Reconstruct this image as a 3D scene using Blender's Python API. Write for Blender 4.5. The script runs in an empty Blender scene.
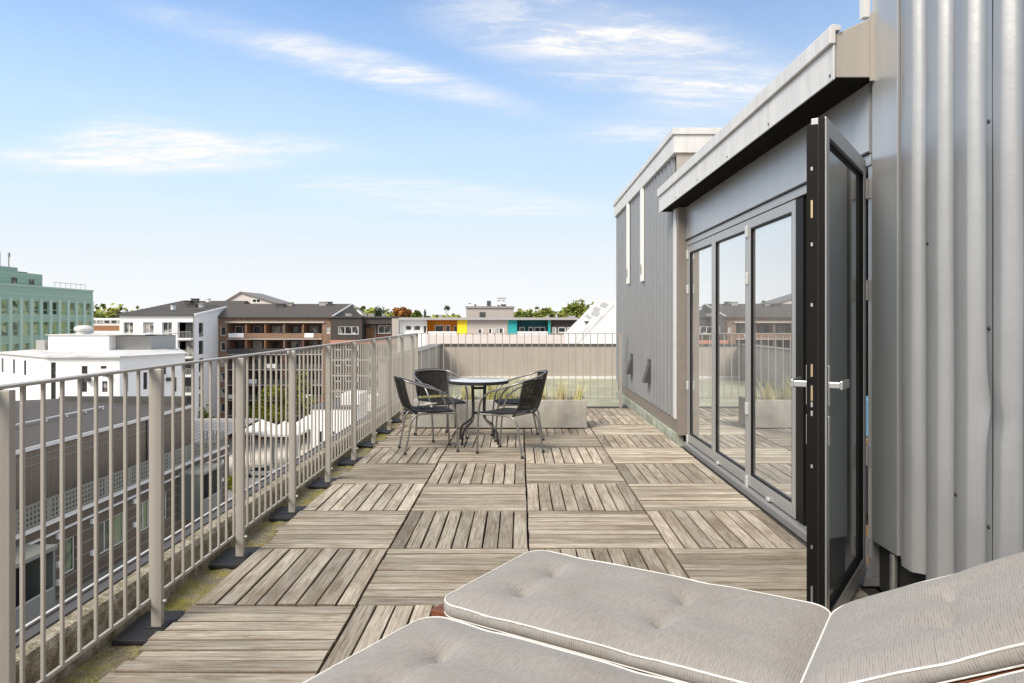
import bpy, math, random
from mathutils import Vector, Matrix
R = math.radians
scene = bpy.context.scene
COL = scene.collection

# ------------------------------------------------------------------ camera
F, VX, VY, EYE = 710.0, 519.5, 320.0, 1.3
cam = bpy.data.objects.new("camera", bpy.data.cameras.new("camera"))
COL.objects.link(cam)
cam.location = (0, 0, EYE)
cam.rotation_euler = (R(90), 0, 0)
cam.data.sensor_width = 36
cam.data.lens = 36 * F / 1024
cam.data.shift_x = (512 - VX) / 1024
cam.data.shift_y = (VY - 341.5) / 1024
cam.data.clip_end = 8000
cam.data.clip_start = 0.05
scene.camera = cam

# ------------------------------------------------------------------ sky, sun, exposure
SUN_EL, SUN_ROT = 42, 138          # sun_rotation 0 = +Y, 90 = -X
world = bpy.data.worlds.new("World")
scene.world = world
world.use_nodes = True
wt = world.node_tree
wt.nodes.clear()
def wn(t, **k):
    n = wt.nodes.new(t)
    for a, v in k.items():
        setattr(n, a, v)
    return n
def wmath(op, a, b=None, clamp=False):
    n = wn('ShaderNodeMath', operation=op, use_clamp=clamp)
    for i, v in enumerate((a, b)):
        if v is None: continue
        if isinstance(v, (int, float)): n.inputs[i].default_value = v
        else: wt.links.new(v, n.inputs[i])
    return n.outputs[0]
sky = wn('ShaderNodeTexSky', sky_type='NISHITA', sun_disc=False)
sky.sun_elevation = R(SUN_EL); sky.sun_rotation = R(SUN_ROT)
sky.air_density = 1.0; sky.dust_density = 0.4; sky.ozone_density = 1.0
tc = wn('ShaderNodeTexCoord')
sep = wn('ShaderNodeSeparateXYZ'); wt.links.new(tc.outputs['Generated'], sep.inputs[0])
zc = wmath('MAXIMUM', sep.outputs[2], 0.02)
# project on a cloud layer far above: direction / (z + small)
zz = wmath('ADD', zc, 0.10)
px = wmath('DIVIDE', sep.outputs[0], zz); py = wmath('DIVIDE', sep.outputs[1], zz)
comb = wn('ShaderNodeCombineXYZ'); wt.links.new(px, comb.inputs[0]); wt.links.new(py, comb.inputs[1])
BANKS = [(-0.434, 2.178, 35.5, 0.822, 0.16, 1.25), (0.339, 2.095, 29.7, 0.836, 0.34, 1.25), (-1.454, 2.885, 1.4, 1.016, 0.34, 1.25), (-1.435, 2.705, -10.4, 0.419, 0.3, 1.0), (-0.352, 3.674, 19.6, 1.121, 0.45, 0.88), (0.635, 2.49, -42.5, 0.732, 0.35, 0.75), (-2.438, 2.043, 77.9, 0.353, 0.5, 0.9), (1.586, 1.501, 19.8, 1.184, 0.7, 0.9), (0.0, -5.5, 0, 11.0, 5.3, 1.9), (6.0, 2.5, 0, 4.6, 5.0, 1.7), (-6.5, 1.2, 0, 4.2, 3.2, 1.6), (0.0, -0.3, 0, 2.1, 1.75, 1.9)]  # trailing entries lie out of view, added to whiten the skylight
def cloud(scale, stretch, rot, seed, lo, hi, detail=9, rough=0.62):
    m = wn('ShaderNodeMapping'); wt.links.new(comb.outputs[0], m.inputs[0])
    m.inputs['Rotation'].default_value = (0, 0, R(rot)); m.inputs['Scale'].default_value = (stretch, 1, 1)
    m.inputs['Location'].default_value = (seed, seed * 1.7, 0)
    n = wn('ShaderNodeTexNoise'); wt.links.new(m.outputs[0], n.inputs['Vector'])
    n.inputs['Scale'].default_value = scale; n.inputs['Detail'].default_value = detail; n.inputs['Roughness'].default_value = rough
    n.inputs['Distortion'].default_value = 0.35
    r = wn('ShaderNodeMapRange', interpolation_type='SMOOTHSTEP')
    wt.links.new(n.outputs[0], r.inputs[0]); r.inputs[1].default_value = lo; r.inputs[2].default_value = hi
    return r.outputs[0]
c2 = cloud(2.6, 0.34, 24, 7.7, 0.40, 0.62, 10, 0.66)
c4 = cloud(9.5, 0.40, -35, 2.2, 0.38, 0.60, 8, 0.72)
c3 = cloud(0.8, 0.6, -10, 11.3, 0.46, 0.70, 6)
def bank(cx, cy, rot, lx, ly, amt):
    """one soft elongated cloud bank on the layer: centre, direction, half lengths"""
    m = wn('ShaderNodeMapping', vector_type='TEXTURE'); wt.links.new(comb.outputs[0], m.inputs[0])
    m.inputs['Location'].default_value = (cx, cy, 0); m.inputs['Rotation'].default_value = (0, 0, R(rot)); m.inputs['Scale'].default_value = (lx, ly, 1)
    v = wn('ShaderNodeVectorMath', operation='LENGTH'); wt.links.new(m.outputs[0], v.inputs[0])
    r = wn('ShaderNodeMapRange', interpolation_type='SMOOTHSTEP'); wt.links.new(v.outputs['Value'], r.inputs[0])
    r.inputs[1].default_value = 1.0; r.inputs[2].default_value = 0.1; r.inputs[3].default_value = 0; r.inputs[4].default_value = amt
    return r.outputs[0]
banks = None
for q in BANKS[:-4]:
    k = bank(*q); banks = k if banks is None else wmath('ADD', banks, k, True)
broad = None  # unseen banks behind, beside and overhead, added to neutralise blue fill light
for q in BANKS[-4:]:
    k = bank(*q); broad = k if broad is None else wmath('ADD', broad, k, True)
tex = wmath('MULTIPLY', wmath('ADD', wmath('MULTIPLY', c2, 0.85), 0.15), wmath('ADD', wmath('MULTIPLY', c4, 0.8), 0.25), True)
veil = wmath('ADD', wmath('MULTIPLY', broad, wmath('ADD', wmath('MULTIPLY', tex, 0.3), 0.7)), wmath('MULTIPLY', banks, wmath('ADD', wmath('MULTIPLY', tex, 0.95), 0.17)), True)
veil = wmath('ADD', veil, wmath('MULTIPLY', c3, 0.10), True)
hz = wn('ShaderNodeMapRange', interpolation_type='SMOOTHSTEP'); wt.links.new(sep.outputs[2], hz.inputs[0])
hz.inputs[1].default_value = 0.52; hz.inputs[2].default_value = 0.05; hz.inputs[3].default_value = 0; hz.inputs[4].default_value = 1.0
tint = wn('ShaderNodeMix', data_type='RGBA', blend_type='MULTIPLY'); tint.inputs[0].default_value = 1
wt.links.new(sky.outputs[0], tint.inputs[6]); tint.inputs[7].default_value = (0.62, 0.745, 0.87, 1)
mh = wn('ShaderNodeMix', data_type='RGBA'); wt.links.new(hz.outputs[0], mh.inputs[0]); wt.links.new(tint.outputs[2], mh.inputs[6])
mh.inputs[7].default_value = (2.75, 3.32, 3.86, 1)          # pale blue haze low in the sky
lowr = wn('ShaderNodeMapRange', interpolation_type='SMOOTHSTEP'); wt.links.new(sep.outputs[2], lowr.inputs[0])
lowr.inputs[1].default_value = 0.21; lowr.inputs[2].default_value = -0.02; lowr.inputs[3].default_value = 0; lowr.inputs[4].default_value = 1
ml = wn('ShaderNodeMix', data_type='RGBA'); wt.links.new(lowr.outputs[0], ml.inputs[0]); wt.links.new(mh.outputs[2], ml.inputs[6])
ml.inputs[7].default_value = (3.90, 3.93, 3.96, 1)          # white at the horizon
mx = wn('ShaderNodeMix', data_type='RGBA'); wt.links.new(veil, mx.inputs[0]); wt.links.new(ml.outputs[2], mx.inputs[6])
mx.inputs[7].default_value = (4.05, 4.0, 3.95, 1)           # cirrus and the added unseen banks
bg = wn('ShaderNodeBackground'); bg.inputs[1].default_value = 0.08
wt.links.new(mx.outputs[2], bg.inputs[0])
wo = wn('ShaderNodeOutputWorld'); wt.links.new(bg.outputs[0], wo.inputs[0])

sl = bpy.data.lights.new("sun", 'SUN'); sl.energy = 1.5; sl.angle = R(28); sl.color = (1.0, 0.92, 0.80)
sun = bpy.data.objects.new("sun", sl); COL.objects.link(sun)
sd = Vector((-math.cos(R(SUN_EL)) * math.sin(R(SUN_ROT)), math.cos(R(SUN_EL)) * math.cos(R(SUN_ROT)), math.sin(R(SUN_EL))))
sun.rotation_euler = sd.to_track_quat('Z', 'Y').to_euler()
sun.location = (-20, -20, 30)
vs = scene.view_settings
vs.view_transform = 'Standard'; vs.look = 'None'; vs.gamma = 1; vs.use_curve_mapping = False
vs.exposure = 1.65
scene.cycles.max_bounces = 8
scene.cycles.transparent_max_bounces = 12

# ------------------------------------------------------------------ materials
def mat(name, col, rough=0.6, metal=0.0, var=0.0, vscale=6.0, bump=0.0, bscale=60.0, col2=None, lo=0.35, hi=0.65,
        stretch=(1, 1, 1), detail=6, spec=0.5, rvar=0.0, island=0.0, bdist=0.01, streak=0.0, grit=0.0):
    m = bpy.data.materials.new(name); m.use_nodes = True
    t = m.node_tree; b = t.nodes['Principled BSDF']
    b.inputs['Roughness'].default_value = rough; b.inputs['Metallic'].default_value = metal
    b.inputs['Specular IOR Level'].default_value = spec
    N = t.nodes.new; L = t.links.new
    out = None
    base = N('ShaderNodeRGB'); base.outputs[0].default_value = (*col, 1); out = base.outputs[0]
    tcn = N('ShaderNodeTexCoord')
    def noise(scale, st=(1, 1, 1), d=6):
        mp = N('ShaderNodeMapping'); L(tcn.outputs['Object'], mp.inputs[0]); mp.inputs['Scale'].default_value = st
        n = N('ShaderNodeTexNoise'); L(mp.outputs[0], n.inputs['Vector']); n.inputs['Scale'].default_value = scale; n.inputs['Detail'].default_value = d
        n.inputs['Roughness'].default_value = 0.6
        return n.outputs[0]
    def mapr(s, a, b_, c, d):
        r = N('ShaderNodeMapRange'); L(s, r.inputs[0])
        for i, v in enumerate((a, b_, c, d)): r.inputs[i + 1].default_value = v
        return r.outputs[0]
    if col2 is not None:
        n = noise(vscale, stretch, detail)
        x = N('ShaderNodeMix'); x.data_type = 'RGBA'
        L(mapr(n, lo, hi, 0, 1), x.inputs[0]); L(out, x.inputs[6]); x.inputs[7].default_value = (*col2, 1); out = x.outputs[2]
    def scalev(out, s):
        h = N('ShaderNodeHueSaturation'); L(out, h.inputs['Color']); L(s, h.inputs['Value']); return h.outputs[0]
    if var:
        out = scalev(out, mapr(noise(vscale * 2.3, stretch, 8), 0.25, 0.75, 1 - var, 1 + var))
    if streak:
        out = scalev(out, mapr(noise(3.0, (4, 4, 0.25), 6), 0.3, 0.7, 1 - streak, 1 + streak * 0.5))
    if grit:
        out = scalev(out, mapr(noise(150, (1, 1, 1), 3), 0.32, 0.68, 1 - grit, 1 + grit))
    if island:
        g = N('ShaderNodeNewGeometry')
        out = scalev(out, mapr(g.outputs['Random Per Island'], 0, 1, 1 - island, 1 + island))
    L(out, b.inputs['Base Color'])
    if rvar:
        L(mapr(noise(vscale * 1.3, stretch), 0.3, 0.7, max(0.02, rough - rvar), min(1, rough + rvar)), b.inputs['Roughness'])
    if bump:
        bn = N('ShaderNodeBump'); bn.inputs['Strength'].default_value = bump; bn.inputs['Distance'].default_value = bdist
        L(noise(bscale, stretch, 6), bn.inputs['Height']); L(bn.outputs[0], b.inputs['Normal'])
    return m

def wood_mat():
    m = bpy.data.materials.new("weathered_wood"); m.use_nodes = True
    t = m.node_tree; b = t.nodes['Principled BSDF']; N = t.nodes.new; L = t.links.new
    tcn = N('ShaderNodeTexCoord'); oi = N('ShaderNodeObjectInfo'); g = N('ShaderNodeNewGeometry')
    off = N('ShaderNodeVectorMath'); off.operation = 'MULTIPLY_ADD'
    cr = N('ShaderNodeCombineXYZ')
    a = N('ShaderNodeMath'); a.operation = 'MULTIPLY'; L(oi.outputs['Random'], a.inputs[0]); a.inputs[1].default_value = 37
    a2 = N('ShaderNodeMath'); a2.operation = 'MULTIPLY'; L(g.outputs['Random Per Island'], a2.inputs[0]); a2.inputs[1].default_value = 23
    L(a.outputs[0], cr.inputs[0]); L(a2.outputs[0], cr.inputs[1])
    ad = N('ShaderNodeVectorMath'); ad.operation = 'ADD'; L(tcn.outputs['Object'], ad.inputs[0]); L(cr.outputs[0], ad.inputs[1])
    def noise(scale, st, d=6, dist=0):
        mp = N('ShaderNodeMapping'); L(ad.outputs[0], mp.inputs[0]); mp.inputs['Scale'].default_value = st
        n = N('ShaderNodeTexNoise'); L(mp.outputs[0], n.inputs['Vector']); n.inputs['Scale'].default_value = scale
        n.inputs['Detail'].default_value = d; n.inputs['Roughness'].default_value = 0.65; n.inputs['Distortion'].default_value = dist
        return n.outputs[0]
    def mapr(s, a, b_, c, d):
        r = N('ShaderNodeMapRange'); L(s, r.inputs[0])
        for i, v in enumerate((a, b_, c, d)): r.inputs[i + 1].default_value = v
        return r.outputs[0]
    def mixc(f, A, B):
        x = N('ShaderNodeMix'); x.data_type = 'RGBA'; L(f, x.inputs[0])
        for i, v in ((6, A), (7, B)):
            if isinstance(v, tuple): x.inputs[i].default_value = (*v, 1)
            else: L(v, x.inputs[i])
        return x.outputs[2]
    grain = noise(8, (0.5, 13, 6), 10, 0.8)
    c = mixc(mapr(grain, 0.34, 0.62, 0, 1), (0.26, 0.21, 0.155), (0.68, 0.615, 0.51))
    big = noise(2.0, (0.8, 1.6, 1), 7, 0.6)
    c = mixc(mapr(big, 0.46, 0.64, 0, 0.72), c, (0.27, 0.205, 0.14))
    pale = noise(3.1, (0.6, 3.4, 1), 5)
    c = mixc(mapr(pale, 0.48, 0.72, 0, 0.55), c, (0.82, 0.75, 0.64))
    knot = noise(5.5, (1.1, 3.0, 1), 2, 0.8)
    c = mixc(mapr(knot, 0.70, 0.78, 0, 0.7), c, (0.13, 0.09, 0.06))
    fine = noise(34, (0.16, 13, 4), 5)
    c = mixc(mapr(fine, 0.53, 0.64, 0, 0.75), c, (0.14, 0.105, 0.07))
    h = N('ShaderNodeHueSaturation'); L(c, h.inputs['Color']); L(mapr(g.outputs['Random Per Island'], 0, 1, 0.60, 1.28), h.inputs['Value'])
    h2 = N('ShaderNodeHueSaturation'); L(h.outputs[0], h2.inputs['Color']); L(mapr(oi.outputs['Random'], 0, 1, 0.68, 1.14), h2.inputs['Value'])
    L(h2.outputs[0], b.inputs['Base Color']); b.inputs['Roughness'].default_value = 0.82; b.inputs['Specular IOR Level'].default_value = 0.25
    bn = N('ShaderNodeBump'); bn.inputs['Strength'].default_value = 0.5; bn.inputs['Distance'].default_value = 0.004
    L(grain, bn.inputs['Height']); L(bn.outputs[0], b.inputs['Normal'])
    return m

def fabric_mat():
    m = bpy.data.materials.new("grey_woven_fabric"); m.use_nodes = True
    t = m.node_tree; b = t.nodes['Principled BSDF']; N = t.nodes.new; L = t.links.new
    tcn = N('ShaderNodeTexCoord')
    def noise(scale, st, d=4):
        mp = N('ShaderNodeMapping'); L(tcn.outputs['UV'], mp.inputs[0]); mp.inputs['Scale'].default_value = st
        n = N('ShaderNodeTexNoise'); L(mp.outputs[0], n.inputs['Vector']); n.inputs['Scale'].default_value = scale; n.inputs['Detail'].default_value = d
        return n.outputs[0]
    def mapr(s, a, b_, c, d):
        r = N('ShaderNodeMapRange'); L(s, r.inputs[0])
        for i, v in enumerate((a, b_, c, d)): r.inputs[i + 1].default_value = v
        return r.outputs[0]
    th = noise(130, (3.6, 0.13, 1), 2)      # threads run across the cushion
    sx = N('ShaderNodeSeparateXYZ'); L(tcn.outputs['UV'], sx.inputs[0])
    def mm(op, a, b_):
        n = N('ShaderNodeMath'); n.operation = op
        for i, v in enumerate((a, b_)):
            if isinstance(v, (int, float)): n.inputs[i].default_value = v
            else: L(v, n.inputs[i])
        return n.outputs[0]
    wob = mm('MULTIPLY', noise(9, (1, 1, 1), 2), 0.0025)
    fr = mm('MODULO', mm('ADD', mm('ADD', sx.outputs[0], wob), 1.0), 0.0072)
    stripe = mm('MULTIPLY', mm('LESS_THAN', fr, 0.0015), mapr(noise(70, (1.5, 0.5, 1), 3), 0.40, 0.62, 0.0, 0.62))
    th2 = noise(260, (0.6, 2.0, 1), 2)
    soil = noise(3.0, (1, 1, 1), 6)
    x = N('ShaderNodeMix'); x.data_type = 'RGBA'
    L(mapr(th, 0.48, 0.66, 0, 0.2), x.inputs[0]); x.inputs[6].default_value = (0.298, 0.280, 0.262, 1); x.inputs[7].default_value = (0.10, 0.093, 0.086, 1)
    x2 = N('ShaderNodeMix'); x2.data_type = 'RGBA'
    L(mapr(th2, 0.45, 0.7, 0, 0.3), x2.inputs[0]); L(x.outputs[2], x2.inputs[6]); x2.inputs[7].default_value = (0.33, 0.312, 0.295, 1)
    x3 = N('ShaderNodeMix'); x3.data_type = 'RGBA'
    L(mapr(soil, 0.48, 0.72, 0, 0.45), x3.inputs[0]); L(x2.outputs[2], x3.inputs[6]); x3.inputs[7].default_value = (0.235, 0.21, 0.18, 1)
    x4 = N('ShaderNodeMix'); x4.data_type = 'RGBA'; L(stripe, x4.inputs[0]); L(x3.outputs[2], x4.inputs[6]); x4.inputs[7].default_value = (0.06, 0.057, 0.056, 1)
    L(x4.outputs[2], b.inputs['Base Color']); b.inputs['Roughness'].default_value = 0.95; b.inputs['Specular IOR Level'].default_value = 0.15
    b.inputs['Sheen Weight'].default_value = 0.15
    bn = N('ShaderNodeBump'); bn.inputs['Strength'].default_value = 0.5; bn.inputs['Distance'].default_value = 0.0015
    L(th, bn.inputs['Height'])
    bn2 = N('ShaderNodeBump'); bn2.inputs['Strength'].default_value = 0.5; bn2.inputs['Distance'].default_value = 0.012
    L(noise(5.0, (1, 1.6, 1), 3), bn2.inputs['Height']); L(bn.outputs[0], bn2.inputs['Normal']); L(bn2.outputs[0], b.inputs['Normal'])
    return m

def glass_mat(name, tint, base, gain, rough=0.0, whiten=0.13):
    m = bpy.data.materials.new(name); m.use_nodes = True
    t = m.node_tree; t.nodes.clear(); N = t.nodes.new; L = t.links.new
    fr = N('ShaderNodeFresnel'); fr.inputs[0].default_value = 1.5
    ma = N('ShaderNodeMath'); ma.operation = 'MULTIPLY_ADD'; ma.use_clamp = True
    L(fr.outputs[0], ma.inputs[0]); ma.inputs[1].default_value = gain; ma.inputs[2].default_value = base
    tr = N('ShaderNodeBsdfTransparent'); tr.inputs[0].default_value = (*tint, 1)
    gl = N('ShaderNodeBsdfGlossy'); gl.inputs['Roughness'].default_value = rough; gl.inputs[0].default_value = (0.95, 0.97, 0.97, 1)
    ms = N('ShaderNodeMixShader'); L(ma.outputs[0], ms.inputs[0]); L(tr.outputs[0], ms.inputs[1]); L(gl.outputs[0], ms.inputs[2])
    df = N('ShaderNodeBsdfDiffuse'); df.inputs[0].default_value = (0.75, 0.75, 0.73, 1)      # pale layer painted in for the whitish sky reflection
    tcn = N('ShaderNodeTexCoord'); n = N('ShaderNodeTexNoise'); n.inputs['Scale'].default_value = 2.2; n.inputs['Detail'].default_value = 6; L(tcn.outputs['Object'], n.inputs['Vector'])
    r = N('ShaderNodeMapRange'); L(n.outputs[0], r.inputs[0]); r.inputs[1].default_value = 0.3; r.inputs[2].default_value = 0.7; r.inputs[3].default_value = whiten * 0.6; r.inputs[4].default_value = whiten * 1.4
    md = N('ShaderNodeMixShader'); L(r.outputs[0], md.inputs[0]); L(ms.outputs[0], md.inputs[1]); L(df.outputs[0], md.inputs[2])
    o = N('ShaderNodeOutputMaterial'); L(md.outputs[0], o.inputs[0])
    return m

def pane_mat(name, dark, light, thr):
    """far window pane: a dark reflecting pane, some with pale blinds behind"""
    m = bpy.data.materials.new(name); m.use_nodes = True
    t = m.node_tree; b = t.nodes['Principled BSDF']; N = t.nodes.new; L = t.links.new
    oi = N('ShaderNodeObjectInfo'); tcn = N('ShaderNodeTexCoord')
    cr = N('ShaderNodeCombineXYZ'); mu = N('ShaderNodeMath'); mu.operation = 'MULTIPLY'; L(oi.outputs['Random'], mu.inputs[0]); mu.inputs[1].default_value = 51
    L(mu.outputs[0], cr.inputs[0]); L(mu.outputs[0], cr.inputs[2])
    ad = N('ShaderNodeVectorMath'); ad.operation = 'ADD'; L(tcn.outputs['Object'], ad.inputs[0]); L(cr.outputs[0], ad.inputs[1])
    n = N('ShaderNodeTexNoise'); n.inputs['Scale'].default_value = 0.8; n.inputs['Detail'].default_value = 2; L(ad.outputs[0], n.inputs['Vector'])
    s = N('ShaderNodeMath'); s.operation = 'MULTIPLY_ADD'; L(oi.outputs['Random'], s.inputs[0]); s.inputs[1].default_value = 0.55; L(n.outputs[0], s.inputs[2])
    r = N('ShaderNodeMapRange'); L(s.outputs[0], r.inputs[0]); r.inputs[1].default_value = thr; r.inputs[2].default_value = thr + 0.14
    x = N('ShaderNodeMix'); x.data_type = 'RGBA'; L(r.outputs[0], x.inputs[0]); x.inputs[6].default_value = (*dark, 1); x.inputs[7].default_value = (*light, 1)
    L(x.outputs[2], b.inputs['Base Color']); b.inputs['Roughness'].default_value = 0.06
    return m

def seam_mat(name, col, line, pitch, width, axis='Z', rough=0.6, var=0.12):
    """cladding with narrow pale joints at a fixed pitch"""
    m = mat(name, col, rough, var=var, vscale=1.2, streak=0.08, spec=0.12)
    t = m.node_tree; b = t.nodes['Principled BSDF']; N = t.nodes.new; L = t.links.new
    src = b.inputs['Base Color'].links[0].from_socket
    g = N('ShaderNodeNewGeometry'); s = N('ShaderNodeSeparateXYZ'); L(g.outputs['Position'], s.inputs[0])
    a = N('ShaderNodeMath'); a.operation = 'MODULO'
    ofs = N('ShaderNodeMath'); ofs.operation = 'ADD'; L(s.outputs['XYZ'.index(axis)], ofs.inputs[0]); ofs.inputs[1].default_value = 1000
    L(ofs.outputs[0], a.inputs[0]); a.inputs[1].default_value = pitch
    l = N('ShaderNodeMath'); l.operation = 'LESS_THAN'; L(a.outputs[0], l.inputs[0]); l.inputs[1].default_value = width
    x = N('ShaderNodeMix'); x.data_type = 'RGBA'; L(l.outputs[0], x.inputs[0]); L(src, x.inputs[6]); x.inputs[7].default_value = (*line, 1)
    L(x.outputs[2], b.inputs['Base Color'])
    return m

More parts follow.
